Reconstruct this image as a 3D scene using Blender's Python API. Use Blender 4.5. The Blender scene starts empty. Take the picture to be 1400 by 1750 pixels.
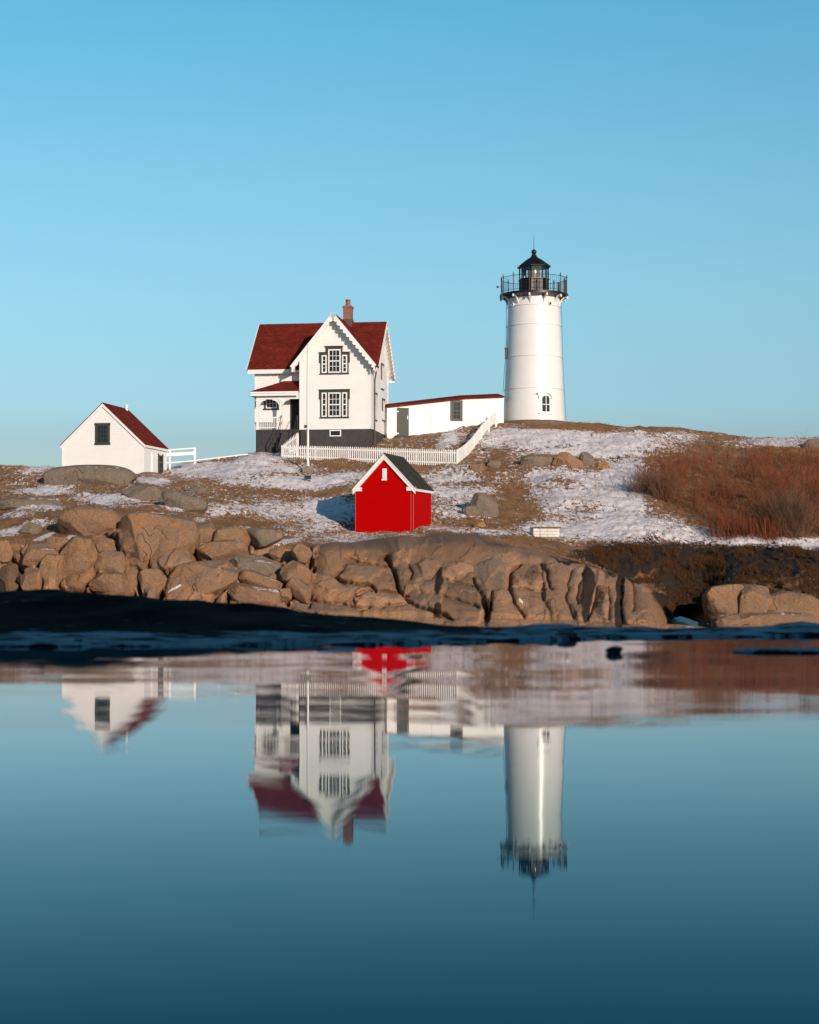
import bpy, bmesh, math, random
import numpy as np
from mathutils import Vector, Matrix

# ------------------------------------------------------------------ camera, sky, sun, exposure
scene = bpy.context.scene
C = scene.collection
R = math.radians
F = 3000.0            # focal length in photo pixels (photo is 1400 x 1750)
HOR = 968.0           # photo row of the horizon
ZC = 3.6              # camera height above the sea
POOL_Z = ZC - 0.40    # level of the tide pool

cam = bpy.data.cameras.new('camera')
cam.sensor_fit = 'VERTICAL'
cam.sensor_height = 36.0
cam.lens = F / 1750.0 * 36.0
cam.shift_y = (HOR - 875.0) / 1750.0
cam.clip_start = 0.05
cam.clip_end = 60000
cam.dof.use_dof = True
cam.dof.focus_distance = 108.0
cam.dof.aperture_fstop = 3.2
cam_o = bpy.data.objects.new('camera', cam)
C.objects.link(cam_o)
cam_o.location = (0, 0, ZC)
cam_o.rotation_euler = (R(90), 0, 0)
scene.camera = cam_o

SUN_AZ, SUN_EL = 27.0, 14.5      # degrees to the right of straight behind the camera; elevation
world = bpy.data.worlds.new('World')
scene.world = world
world.use_nodes = True
nt = world.node_tree
bg = nt.nodes['Background']
sky = nt.nodes.new('ShaderNodeTexSky')
sky.sky_type = 'NISHITA'
sky.sun_disc = False
sky.sun_elevation = R(SUN_EL)
sky.sun_rotation = R(180 - SUN_AZ)
sky.air_density = 1.0
sky.dust_density = 0.6
sky.ozone_density = 2.0
tc = nt.nodes.new('ShaderNodeTexCoord')
sep = nt.nodes.new('ShaderNodeSeparateXYZ')
nt.links.new(tc.outputs['Generated'], sep.inputs[0])
ramp = nt.nodes.new('ShaderNodeValToRGB')
cr = ramp.color_ramp
RAMP = [(0.071, (0.464, 0.549, 0.669)), (0.089, (0.516, 0.655, 0.761)), (0.154, (0.604, 0.822, 0.841)), (0.217, (0.592, 0.924, 0.895)), (0.300, (0.472, 0.976, 0.980)), (0.5, (0.198, 0.537, 0.647)), (1.0, (0.094, 0.322, 0.441))]
while len(cr.elements) < len(RAMP): cr.elements.new(0.5)
for el_, (p_, c_) in zip(cr.elements, RAMP):
    el_.position = p_
for el_, (p_, c_) in zip(cr.elements, RAMP):
    el_.color = (*c_, 1)
nt.links.new(sep.outputs['Z'], ramp.inputs[0])
mul = nt.nodes.new('ShaderNodeMixRGB')
mul.blend_type = 'MULTIPLY'
mul.inputs[0].default_value = 1.0
nt.links.new(sky.outputs[0], mul.inputs[1])
nt.links.new(ramp.outputs[0], mul.inputs[2])
nt.links.new(mul.outputs[0], bg.inputs[0])
bg.inputs[1].default_value = 0.1528

sun = bpy.data.lights.new('sun', 'SUN')
sun.energy = 4.3
sun.angle = R(0.5)
sun.color = (1.0, 0.80, 0.665)
sun_o = bpy.data.objects.new('sun', sun)
C.objects.link(sun_o)
TO_SUN = Vector((math.sin(R(SUN_AZ)) * math.cos(R(SUN_EL)), -math.cos(R(SUN_AZ)) * math.cos(R(SUN_EL)), math.sin(R(SUN_EL))))
sun_o.rotation_euler = (-TO_SUN).to_track_quat('-Z', 'Y').to_euler()
sun_o.location = (20, -40, 40)

scene.view_settings.view_transform = 'Standard'
scene.view_settings.look = 'None'
scene.view_settings.exposure = 0.0
scene.view_settings.gamma = 1.0
scene.cycles.max_bounces = 8
scene.cycles.transparent_max_bounces = 12
scene.cycles.use_denoising = True

rng = np.random.default_rng(7)
random.seed(7)

# ------------------------------------------------------------------ helpers
def P(px, py, d):
    return Vector(((px - 700) / F * d, d, ZC - (py - HOR) / F * d))

class MB:
    """collects shapes into one mesh"""
    def __init__(self):
        self.v, self.f, self.shapes = [], [], []
    def add(self, vs, fs):
        n = len(self.v)
        self.shapes.append((list(vs), list(fs)))
        self.v += [tuple(v) for v in vs]
        self.f += [tuple(n + i for i in f) for f in fs]
        return self
    def box(self, x0, x1, y0, y1, z0, z1):
        vs = [(x0, y0, z0), (x1, y0, z0), (x1, y1, z0), (x0, y1, z0), (x0, y0, z1), (x1, y0, z1), (x1, y1, z1), (x0, y1, z1)]
        return self.add(vs, [(0, 3, 2, 1), (4, 5, 6, 7), (0, 1, 5, 4), (1, 2, 6, 5), (2, 3, 7, 6), (3, 0, 4, 7)])
    def prism(self, poly, axis, a, b):
        """2D outline extruded along an axis: 'x' takes (y,z), 'y' takes (x,z), 'z' takes (x,y)"""
        n = len(poly)
        def mk(p, t):
            return {'x': (t, p[0], p[1]), 'y': (p[0], t, p[1]), 'z': (p[0], p[1], t)}[axis]
        vs = [mk(p, a) for p in poly] + [mk(p, b) for p in poly]
        fs = [tuple(range(n))[::-1], tuple(range(n, 2 * n))] + [(i, (i + 1) % n, n + (i + 1) % n, n + i) for i in range(n)]
        return self.add(vs, fs)
    def slab(self, quad, t):
        """planar polygon given by its top corners, thickened downward"""
        n = len(quad)
        vs = list(quad) + [(q[0], q[1], q[2] - t) for q in quad]
        fs = [tuple(range(n)), tuple(range(n, 2 * n))[::-1]] + [(i, n + i, n + (i + 1) % n, (i + 1) % n) for i in range(n)]
        return self.add(vs, fs)
    def tube(self, pts, r, n=8, r2=None):
        pts = [Vector(p) for p in pts]
        rings = []
        for i, p in enumerate(pts):
            t = (pts[min(i + 1, len(pts) - 1)] - pts[max(i - 1, 0)]).normalized()
            u = t.cross(Vector((0, 0, 1)))
            if u.length < 1e-3: u = t.cross(Vector((1, 0, 0)))
            u.normalize(); w = t.cross(u)
            rr = r if r2 is None else r + (r2 - r) * i / (len(pts) - 1)
            rings.append([p + (u * math.cos(2 * math.pi * k / n) + w * math.sin(2 * math.pi * k / n)) * rr for k in range(n)])
        vs = [v for ring in rings for v in ring]
        fs = [(i * n + k, i * n + (k + 1) % n, (i + 1) * n + (k + 1) % n, (i + 1) * n + k) for i in range(len(pts) - 1) for k in range(n)]
        fs += [tuple(range(n))[::-1], tuple(range((len(pts) - 1) * n, len(pts) * n))]
        return self.add(vs, fs)
    def beam(self, a, b, w, h):
        """square bar between two points: w across, h up"""
        a, b = Vector(a), Vector(b)
        t = (b - a).normalized()
        u = t.cross(Vector((0, 0, 1)))
        if u.length < 1e-3: u = Vector((1, 0, 0))
        u.normalize(); k = u.cross(t).normalized()
        vs = []
        for p in (a, b):
            for s, q in ((-1, -1), (1, -1), (1, 1), (-1, 1)):
                vs.append(p + u * s * w / 2 + k * q * h / 2)
        return self.add(vs, [(0, 3, 2, 1), (4, 5, 6, 7), (0, 1, 5, 4), (1, 2, 6, 5), (2, 3, 7, 6), (3, 0, 4, 7)])
    def lathe(self, prof, n=48, cx=0, cy=0, rot=0.0):
        m = len(prof)
        vs = [(cx + r * math.cos(2 * math.pi * k / n + rot), cy + r * math.sin(2 * math.pi * k / n + rot), z) for r, z in prof for k in range(n)]
        fs = [(i * n + k, i * n + (k + 1) % n, (i + 1) * n + (k + 1) % n, (i + 1) * n + k) for i in range(m - 1) for k in range(n)]
        fs += [tuple(range(n))[::-1], tuple(range((m - 1) * n, m * n))]
        return self.add(vs, fs)
    def build_each(self, name, mat, parent=None):
        """one object per run of touching shapes"""
        parts = []
        for vs, fs in self.shapes:
            a = np.array([tuple(v) for v in vs]); lo, hi = a.min(0) - 0.004, a.max(0) + 0.004
            m = MB(); m.add(vs, fs); boxes = [(lo, hi)]
            for p in parts[:]:
                if any(np.all(l2 <= hi) and np.all(h2 >= lo) for l2, h2 in p[1]):
                    for q in p[0].shapes: m.add(*q)
                    boxes += p[1]; parts.remove(p)
            parts.append((m, boxes))
        return [m.build(name, mat, parent) for m, _ in parts]
    def build(self, name, mat, parent=None, smooth=False, loc=None):
        me = bpy.data.meshes.new(name)
        me.from_pydata(self.v, [], self.f)
        bm = bmesh.new(); bm.from_mesh(me)
        bmesh.ops.recalc_face_normals(bm, faces=bm.faces)
        bm.to_mesh(me); bm.free()
        me.materials.append(mat)
        if smooth:
            me.shade_smooth()
            me.set_sharp_from_angle(angle=R(40))
        o = bpy.data.objects.new(name, me)
        C.objects.link(o)
        if parent is not None: o.parent = parent
        if loc is not None: o.location = loc
        return o

def tag(o, label=None, cat=None, group=None, kind=None):
    if label: o['label'] = label
    if cat: o['category'] = cat
    if group: o['group'] = group
    if kind: o['kind'] = kind
    return o

def thing(name, label, cat, loc=(0, 0, 0), rotz=0.0, group=None):
    o = bpy.data.objects.new(name, None)
    C.objects.link(o)
    o.location = loc
    o.rotation_euler = (0, 0, rotz)
    return tag(o, label, cat, group)

def np_mesh(name, verts, faces, mat, smooth=True, attrs=None):
    me = bpy.data.meshes.new(name)
    verts = np.asarray(verts, dtype=np.float32); faces = np.asarray(faces, dtype=np.int32)
    k = faces.shape[1]
    me.vertices.add(len(verts)); me.vertices.foreach_set('co', verts.ravel())
    me.loops.add(faces.size); me.loops.foreach_set('vertex_index', faces.ravel())
    me.polygons.add(len(faces))
    me.polygons.foreach_set('loop_start', np.arange(0, faces.size, k, dtype=np.int32))
    me.polygons.foreach_set('loop_total', np.full(len(faces), k, dtype=np.int32))
    me.update(calc_edges=True); me.validate()
    for an, col in (attrs or {}).items():
        a = me.attributes.new(an, 'FLOAT_COLOR', 'POINT')
        col = np.asarray(col, dtype=np.float32)
        if col.shape[1] == 3: col = np.concatenate([col, np.ones((len(col), 1), np.float32)], 1)
        a.data.foreach_set('color', col.ravel())
    if smooth: me.shade_smooth()
    me.materials.append(mat)
    o = bpy.data.objects.new(name, me)
    C.objects.link(o)
    return o

def _hash(ix, iy, iz, seed):
    h = (ix.astype(np.int64) * 374761393 + iy.astype(np.int64) * 668265263 + iz.astype(np.int64) * 2147483647 + seed * 974634761) & 0xffffffff
    h = ((h ^ (h >> 13)) * 1274126177) & 0xffffffff
    h = ((h ^ (h >> 16)) * 2246822519) & 0xffffffff
    return ((h ^ (h >> 15)) & 0xffffff) / float(0xffffff)

def noise(x, y, z=0.0, seed=0):
    x = np.asarray(x, float); y = np.asarray(y, float); z = np.zeros_like(x) + z
    ix, iy, iz = np.floor(x), np.floor(y), np.floor(z)
    fx, fy, fz = x - ix, y - iy, z - iz
    fx, fy, fz = [t * t * t * (t * (t * 6 - 15) + 10) for t in (fx, fy, fz)]
    out = 0
    for a in (0, 1):
        for b in (0, 1):
            for c in (0, 1):
                w = (fx if a else 1 - fx) * (fy if b else 1 - fy) * (fz if c else 1 - fz)
                out = out + w * _hash(ix + a, iy + b, iz + c, seed)
    return out * 2 - 1

def fbm(x, y, z=0.0, oct=4, seed=0, gain=0.5):
    s, a = 0, 1.0
    for i in range(oct):
        s = s + a * noise(np.asarray(x) * 2 ** i + 17.3 * i, np.asarray(y) * 2 ** i - 9.1 * i, np.asarray(z) * 2 ** i, seed + i)
        a *= gain
    return s

def sstep(a, b, x):
    t = np.clip((x - a) / (b - a), 0, 1)
    return t * t * (3 - 2 * t)

# ------------------------------------------------------------------ materials
class NT:
    def __init__(self, name):
        self.m = bpy.data.materials.new(name)
        self.m.use_nodes = True
        self.t = self.m.node_tree
        self.b = self.t.nodes['Principled BSDF']
        self.out = self.t.nodes['Material Output']
        self.co = self.t.nodes.new('ShaderNodeTexCoord').outputs['Object']
    def node(self, typ, **kw):
        n = self.t.nodes.new(typ)
        for k, v in kw.items(): setattr(n, k, v)
        return n
    def put(self, sock, v):
        if isinstance(v, bpy.types.NodeSocket): self.t.links.new(v, sock)
        elif isinstance(v, (tuple, list)) and len(v) == 3 and sock.type == 'RGBA': sock.default_value = (*v, 1)
        else: sock.default_value = v
    def mapping(self, scale, co=None):
        n = self.node('ShaderNodeMapping')
        self.put(n.inputs['Vector'], co or self.co); n.inputs['Scale'].default_value = scale
        return n.outputs[0]
    def noise(self, scale, detail=4, rough=0.55, vec=None, color=False, dist=0.0):
        n = self.node('ShaderNodeTexNoise')
        self.put(n.inputs['Vector'], vec or self.co)
        n.inputs['Scale'].default_value = scale; n.inputs['Detail'].default_value = detail
        n.inputs['Roughness'].default_value = rough; n.inputs['Distortion'].default_value = dist
        return n.outputs['Color' if color else 'Fac']
    def math(self, op, a, b=0.0, clamp=False):
        n = self.node('ShaderNodeMath', operation=op, use_clamp=clamp)
        self.put(n.inputs[0], a); self.put(n.inputs[1], b)
        return n.outputs[0]
    def step(self, a, b, x, lo=0.0, hi=1.0):
        n = self.node('ShaderNodeMapRange', interpolation_type='SMOOTHSTEP')
        self.put(n.inputs[0], x); n.inputs[1].default_value = a; n.inputs[2].default_value = b
        n.inputs[3].default_value = lo; n.inputs[4].default_value = hi
        return n.outputs[0]
    def mix(self, fac, a, b, mode='MIX'):
        n = self.node('ShaderNodeMixRGB', blend_type=mode)
        self.put(n.inputs[0], fac); self.put(n.inputs[1], a); self.put(n.inputs[2], b)
        return n.outputs[0]
    def attr(self, name):
        n = self.node('ShaderNodeAttribute', attribute_name=name)
        s = self.node('ShaderNodeSeparateColor')
        self.put(s.inputs[0], n.outputs['Color'])
        return s.outputs
    def bump(self, h, strength=0.5, dist=0.02, normal=None):
        n = self.node('ShaderNodeBump')
        self.put(n.inputs['Height'], h); n.inputs['Strength'].default_value = strength; n.inputs['Distance'].default_value = dist
        if normal is not None: self.put(n.inputs['Normal'], normal)
        return n.outputs[0]
    def fin(self, color, rough=0.7, normal=None, spec=0.4):
        self.put(self.b.inputs['Base Color'], color); self.put(self.b.inputs['Roughness'], rough)
        self.b.inputs['Specular IOR Level'].default_value = spec
        if normal is not None: self.put(self.b.inputs['Normal'], normal)
        return self.m

def paint(name, col, rough=0.55, vary=0.08, grime=0.0, scale=3.0, spec=0.4):
    t = NT(name)
    n = t.noise(scale, 5, 0.6)
    k = t.step(0.3, 0.7, n, 1 - vary, 1.0)
    c = t.mix(1.0, col, k, 'MULTIPLY')
    if grime:
        g = t.noise(2.2, 6, 0.65, t.mapping((2.5, 2.5, 0.25)))
        c = t.mix(t.step(0.55, 0.85, g, 0, grime), c, (0.33, 0.25, 0.17))
    return t.fin(c, rough, t.bump(t.noise(40, 3), 0.08, 0.01), spec)

def clapboard(name, col, pitch=0.115, depth=0.6, grime=0.12, seam=(0.45, 0.40, 0.36), spec=0.35):
    """painted lap siding: a saw-tooth course profile running up the wall"""
    t = NT(name)
    s = t.node('ShaderNodeSeparateXYZ'); t.put(s.inputs[0], t.co)
    saw = t.math('FRACT', t.math('DIVIDE', s.outputs['Z'], pitch))
    g = t.noise(1.6, 6, 0.65, t.mapping((2.5, 2.5, 0.3)))
    k = t.step(0.25, 0.75, t.noise(0.9, 3), 0.95, 1.0)
    line = t.step(0.84, 0.98, saw, 0.0, 0.14)
    c = t.mix(1.0, col, k, 'MULTIPLY')
    c = t.mix(line, c, seam)
    c = t.mix(t.step(0.55, 0.85, g, 0, grime), c, (0.42, 0.34, 0.26))
    inv = t.math('SUBTRACT', 1.0, saw)
    return t.fin(c, 0.55, t.bump(inv, depth, 0.015), spec)

def shingle(name, col, col2, row=0.16):
    t = NT(name)
    s = t.node('ShaderNodeSeparateXYZ'); t.put(s.inputs[0], t.co)
    br = t.node('ShaderNodeTexBrick')
    cmb = t.node('ShaderNodeCombineXYZ')
    t.put(cmb.inputs[0], t.math('ADD', s.outputs['X'], s.outputs['Y'])); t.put(cmb.inputs[1], t.math('MULTIPLY', s.outputs['Z'], 1.4))
    t.put(br.inputs['Vector'], cmb.outputs[0])
    br.inputs['Scale'].default_value = 1.0
    br.inputs['Brick Width'].default_value = row * 1.6; br.inputs['Row Height'].default_value = row
    br.inputs['Mortar Size'].default_value = 0.008; br.inputs['Bias'].default_value = 0.0
    t.put(br.inputs['Color1'], col); t.put(br.inputs['Color2'], col2); t.put(br.inputs['Mortar'], tuple(c * 0.45 for c in col))
    k = t.step(0.3, 0.75, t.noise(1.3, 6, 0.65), 0.72, 1.12)
    c = t.mix(1.0, br.outputs['Color'], k, 'MULTIPLY')
    h = t.math('ADD', t.math('MULTIPLY', br.outputs['Fac'], -1.0), t.math('MULTIPLY', t.noise(60, 2), 0.4))
    return t.fin(c, 0.85, t.bump(h, 0.5, 0.02), 0.06)

def granite(name, c1, c2, c3, stain=(0.03, 0.022, 0.018), use_attr=False):
    t = NT(name)
    big = t.noise(0.45, 5, 0.6)
    mid = t.noise(1.9, 7, 0.68, dist=0.4)
    fine = t.noise(16, 5, 0.75)
    c = t.mix(t.step(0.36, 0.62, big), c1, c2)
    c = t.mix(t.step(0.5, 0.72, mid, 0, 0.8), c, c3)
    c = t.mix(1.0, c, t.step(0.25, 0.75, fine, 0.62, 1.30), 'MULTIPLY')
    streak = t.noise(1.0, 5, 0.6, t.mapping((2.2, 2.2, 0.35)))
    c = t.mix(t.step(0.60, 0.74, streak, 0, 0.32 if use_attr else 0.5), c, stain)
    geo = t.node('ShaderNodeNewGeometry')
    s = t.node('ShaderNodeSeparateXYZ'); t.put(s.inputs[0], geo.outputs['Normal'])
    up = t.step(0.45, 0.95, s.outputs['Z'], 0, 0.35 if use_attr else 0.6)
    c = t.mix(up, c, (0.21, 0.16, 0.12))
    h = t.math('ADD', t.math('MULTIPLY', mid, 1.2), t.math('MULTIPLY', fine, 0.25))
    cr_n = t.noise(0.50, 2, 0.5, dist=0.35)
    crack = t.step(0.0, 0.006, t.math('ABSOLUTE', t.math('SUBTRACT', cr_n, 0.5)))
    crack = t.math('MAXIMUM', crack, t.step(0.44, 0.52, t.noise(0.8, 2)))
    c = t.mix(crack, t.mix(0.55, c, stain), c)
    h = t.math('ADD', h, t.math('MULTIPLY', crack, 0.4))
    if use_attr:
        q = t.attr('tone')
        c = t.mix(1.0, c, t.step(0.0, 1.0, q[0], 0.62, 1.22), 'MULTIPLY')
        c = t.mix(t.math('MULTIPLY', q[1], 0.65), c, (0.155, 0.135, 0.11))
    return t, c, h

def rock_mat(name, c1, c2, c3):
    t, c, h = granite(name, c1, c2, c3)
    geo = t.node('ShaderNodeNewGeometry'); s = t.node('ShaderNodeSeparateXYZ'); t.put(s.inputs[0], geo.outputs['Normal'])
    lie = t.math('MULTIPLY', t.step(0.80, 0.95, s.outputs['Z']), t.step(0.57, 0.62, t.noise(1.1, 5, 0.65)))   # thin snow left on the tops
    c = t.mix(lie, c, (0.70, 0.65, 0.66))
    return t.fin(c, 0.85, t.bump(h, 1.0, 0.13), 0.2)

M = {}
M['white'] = paint('white_paint', (0.80, 0.79, 0.77), 0.5, 0.05, 0.10)
M['white_clap'] = clapboard('white_clapboard', (0.80, 0.79, 0.77))
M['white_tower'] = paint('white_tower_paint', (0.74, 0.725, 0.71), 0.28, 0.05, 0.10, 1.2, 0.5)
M['red_wall'] = clapboard('red_clapboard', (0.44, 0.001, 0.0015), 0.12, 0.5, 0.0, (0.16, 0.0005, 0.0005), 0.02)
M['red_trim'] = paint('red_corner_paint', (0.60, 0.10, 0.07), 0.5)
M['red_roof'] = shingle('red_shingle', (0.20, 0.028, 0.017), (0.135, 0.019, 0.012))
M['grey_roof'] = shingle('grey_shingle', (0.075, 0.064, 0.053), (0.045, 0.038, 0.033), 0.13)
M['green'] = paint('olive_green_paint', (0.043, 0.047, 0.036), 0.5)
M['found'] = paint('dark_grey_foundation', (0.055, 0.052, 0.052), 0.8, 0.25)
M['black'] = paint('black_iron', (0.009, 0.008, 0.008), 0.4, 0.2)
M['brown_iron'] = paint('weathered_iron', (0.10, 0.075, 0.06), 0.6, 0.3)
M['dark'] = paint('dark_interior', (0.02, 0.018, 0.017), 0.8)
M['door'] = paint('grey_green_door_paint', (0.038, 0.046, 0.040), 0.55, 0.15)
M['concrete'] = paint('concrete', (0.24, 0.20, 0.155), 0.9, 0.3)
M['wood'] = paint('weathered_board', (0.17, 0.11, 0.07), 0.85, 0.35)
M['grey_block'] = paint('white_washed_block', (0.68, 0.64, 0.58), 0.8, 0.2, 0.3)

def glass_dark():
    t = NT('window_glass')
    n = t.noise(3, 2)
    return t.fin(t.mix(n, (0.004, 0.006, 0.008), (0.022, 0.028, 0.034)), 0.06, None, 0.4)
M['glass'] = glass_dark()
def glass_clear():
    t = NT('lantern_glass')
    tr = t.node('ShaderNodeBsdfTransparent'); tr.inputs[0].default_value = (0.86, 0.90, 0.90, 1)
    gl = t.node('ShaderNodeBsdfGlossy'); gl.inputs['Roughness'].default_value = 0.08
    fr = t.node('ShaderNodeFresnel'); fr.inputs[0].default_value = 1.5
    mx = t.node('ShaderNodeMixShader')
    t.put(mx.inputs[0], fr.outputs[0]); t.t.links.new(tr.outputs[0], mx.inputs[1]); t.t.links.new(gl.outputs[0], mx.inputs[2])
    t.t.links.new(mx.outputs[0], t.out.inputs[0])
    return t.m
M['clear'] = glass_clear()
def lens_mat():
    t = NT('lantern_lens')
    return t.fin((0.22, 0.10, 0.09), 0.15, None, 0.8)
M['lens'] = lens_mat()
def brick():
    t = NT('chimney_brick')
    br = t.node('ShaderNodeTexBrick'); cmb = t.node('ShaderNodeCombineXYZ')
    s = t.node('ShaderNodeSeparateXYZ'); t.put(s.inputs[0], t.co)
    t.put(cmb.inputs[0], t.math('ADD', s.outputs['X'], s.outputs['Y'])); t.put(cmb.inputs[1], s.outputs['Z'])
    t.put(br.inputs['Vector'], cmb.outputs[0])
    br.inputs['Scale'].default_value = 1.0; br.inputs['Brick Width'].default_value = 0.21; br.inputs['Row Height'].default_value = 0.075
    br.inputs['Mortar Size'].default_value = 0.008
    t.put(br.inputs['Color1'], (0.27, 0.085, 0.045)); t.put(br.inputs['Color2'], (0.17, 0.055, 0.035)); t.put(br.inputs['Mortar'], (0.30, 0.24, 0.20))
    return t.fin(br.outputs['Color'], 0.9, t.bump(br.outputs['Fac'], -0.4, 0.01))
M['brick'] = brick()

def water(name, sy, sx, base, ior, rough=0.0, freq=1.0, mirror=None):
    """open water: mirror by Fresnel, its normal stirred by long low ripples"""
    t = NT(name)
    def slope(scale, mapping, amt):
        c = t.noise(scale, 3, 0.5, t.mapping(mapping), True)
        n = t.node('ShaderNodeVectorMath', operation='SUBTRACT'); t.put(n.inputs[0], c); n.inputs[1].default_value = (0.5, 0.5, 0.5)
        k = t.node('ShaderNodeVectorMath', operation='MULTIPLY'); t.put(k.inputs[0], n.outputs[0]); k.inputs[1].default_value = amt
        return k.outputs[0]
    a = slope(1.0, (0.5 * freq, 2.2 * freq, 1), (sx, sy, 0))
    b = slope(1.0, (1.6 * freq, 8.0 * freq, 1), (sx * 0.6, sy * 0.85, 0))
    c = slope(1.0, (9.0 * freq, 60.0 * freq, 1), (sx * 0.9, sy * 0.75, 0))
    s1 = t.node('ShaderNodeVectorMath', operation='ADD'); t.put(s1.inputs[0], a); t.put(s1.inputs[1], b)
    s2 = t.node('ShaderNodeVectorMath', operation='ADD'); t.put(s2.inputs[0], s1.outputs[0]); t.put(s2.inputs[1], c)
    s3 = t.node('ShaderNodeVectorMath', operation='ADD'); t.put(s3.inputs[0], s2.outputs[0]); s3.inputs[1].default_value = (0, 0, 1)
    nn = t.node('ShaderNodeVectorMath', operation='NORMALIZE'); t.put(nn.inputs[0], s3.outputs[0])
    if mirror:      # steep Fresnel fall-off towards the near edge
        lw_ = t.node('ShaderNodeLayerWeight'); lw_.inputs['Blend'].default_value = 0.5
        rp = t.node('ShaderNodeValToRGB'); e_ = rp.color_ramp.elements
        while len(e_) < len(mirror): e_.new(0.5)
        for q, (p_, v_) in zip(e_, mirror): q.position = p_
        for q, (p_, v_) in zip(e_, mirror): q.color = (v_, v_, v_, 1)
        t.put(rp.inputs[0], lw_.outputs['Facing'])
        tr_ = t.node('ShaderNodeValToRGB'); e_ = tr_.color_ramp.elements
        e_[0].position = 0.76; e_[0].color = (0.60, 1, 1, 1); e_[1].position = 0.93; e_[1].color = (1.0, 0.962, 0.955, 1); q_ = e_.new(0.965); q_.color = (1.0, 0.955, 0.93, 1)
        t.put(tr_.inputs[0], lw_.outputs['Facing'])
        gl = t.node('ShaderNodeBsdfGlossy'); t.put(gl.inputs[0], tr_.outputs[0]); gl.inputs['Roughness'].default_value = rough
        t.put(gl.inputs['Normal'], nn.outputs[0])
        df = t.node('ShaderNodeBsdfDiffuse'); df.inputs[0].default_value = (*base, 1)
        mx = t.node('ShaderNodeMixShader'); t.put(mx.inputs[0], rp.outputs[0])
        t.t.links.new(df.outputs[0], mx.inputs[1]); t.t.links.new(gl.outputs[0], mx.inputs[2]); t.t.links.new(mx.outputs[0], t.out.inputs[0])
        return t.m
    t.put(t.b.inputs['Base Color'], base)
    t.b.inputs['Roughness'].default_value = rough
    t.b.inputs['IOR'].default_value = ior
    t.put(t.b.inputs['Normal'], nn.outputs[0])
    return t.m
M['pool'] = water('tide_pool_water', 0.019, 0.003, (0.0, 0.125, 0.165), 1.33, 0.0, 1.0,
                  [(0.0, 0.02), (0.55, 0.04), (0.753, 0.10), (0.79, 0.165), (0.85, 0.33), (0.89, 0.53), (0.93, 0.72), (0.955, 0.80), (1.0, 1.0)])
M['sea'] = water('sea_water', 0.12, 0.10, (0.004, 0.02, 0.03), 1.33, 0.05, 0.3)

def island_mat():
    """mask: r snow, g bare rock, b dark patches, wet stain and bank growth among them"""
    t, rock, h = granite('island_ground', (0.36, 0.19, 0.096), (0.28, 0.165, 0.10), (0.43, 0.20, 0.08), use_attr=True)
    s = t.attr('mask')
    # turf
    n1 = t.noise(1.1, 6, 0.65); n2 = t.noise(9, 5, 0.7)
    turf = t.mix(t.step(0.35, 0.65, n1), (0.20, 0.095, 0.04), (0.28, 0.155, 0.075))
    turf = t.mix(t.step(0.45, 0.75, n2, 0, 0.75), turf, (0.085, 0.045, 0.024))
    wob = t.math('MULTIPLY', t.math('SUBTRACT', t.noise(3.0, 6, 0.7), 0.5), 0.9)
    rk = t.step(0.42, 0.58, t.math('ADD', s[1], wob))
    c = t.mix(rk, turf, rock)
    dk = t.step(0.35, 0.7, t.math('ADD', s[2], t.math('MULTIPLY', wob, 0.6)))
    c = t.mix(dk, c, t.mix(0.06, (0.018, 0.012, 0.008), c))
    # snow
    sw = t.math('ADD', t.math('MULTIPLY', t.math('SUBTRACT', t.noise(0.8, 5, 0.6), 0.5), 1.1),
                t.math('MULTIPLY', t.math('SUBTRACT', t.noise(4.5, 6, 0.75, t.mapping((1.0, 0.5, 1.0))), 0.5), 3.8))
    sw = t.math('ADD', sw, t.math('MULTIPLY', t.math('SUBTRACT', t.noise(13.0, 3, 0.7, t.mapping((1.0, 0.6, 1.0))), 0.5), 1.6))
    sn = t.math('MULTIPLY', t.step(0.42, 0.55, t.math('ADD', s[0], sw)), t.step(0.03, 0.10, s[0]))
    snow = t.mix(t.noise(2.0, 3), (0.64, 0.59, 0.60), (0.75, 0.70, 0.705))
    c = t.mix(sn, c, snow)
    hh = t.math('ADD', t.math('MULTIPLY', h, 0.8), t.math('MULTIPLY', n2, 1.2))
    hh = t.mix(sn, hh, t.math('ADD', 1.3, t.math('MULTIPLY', t.noise(6, 4), 0.8)))
    return t.fin(c, 0.85, t.bump(hh, 0.7, 0.09), 0.25)
M['island'] = island_mat()
M['rock_brown'] = rock_mat('brown_granite', (0.33, 0.175, 0.088), (0.25, 0.15, 0.092), (0.39, 0.185, 0.072))
M['rock_grey'] = rock_mat('grey_granite', (0.23, 0.175, 0.13), (0.18, 0.145, 0.11), (0.29, 0.19, 0.12))
M['rock_stained'] = rock_mat('rust_stained_granite', (0.31, 0.165, 0.088), (0.24, 0.15, 0.095), (0.46, 0.18, 0.05))
M['rock_shore_dark'] = rock_mat('dark_shore_granite', (0.12, 0.075, 0.045), (0.16, 0.10, 0.06), (0.08, 0.055, 0.04))
M['rock_orange'] = rock_mat('orange_lichen_granite', (0.42, 0.20, 0.05), (0.30, 0.17, 0.08), (0.45, 0.22, 0.06))
M['rock_dark'] = rock_mat('dark_wet_stone', (0.022, 0.018, 0.016), (0.03, 0.025, 0.022), (0.02, 0.018, 0.016))

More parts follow.
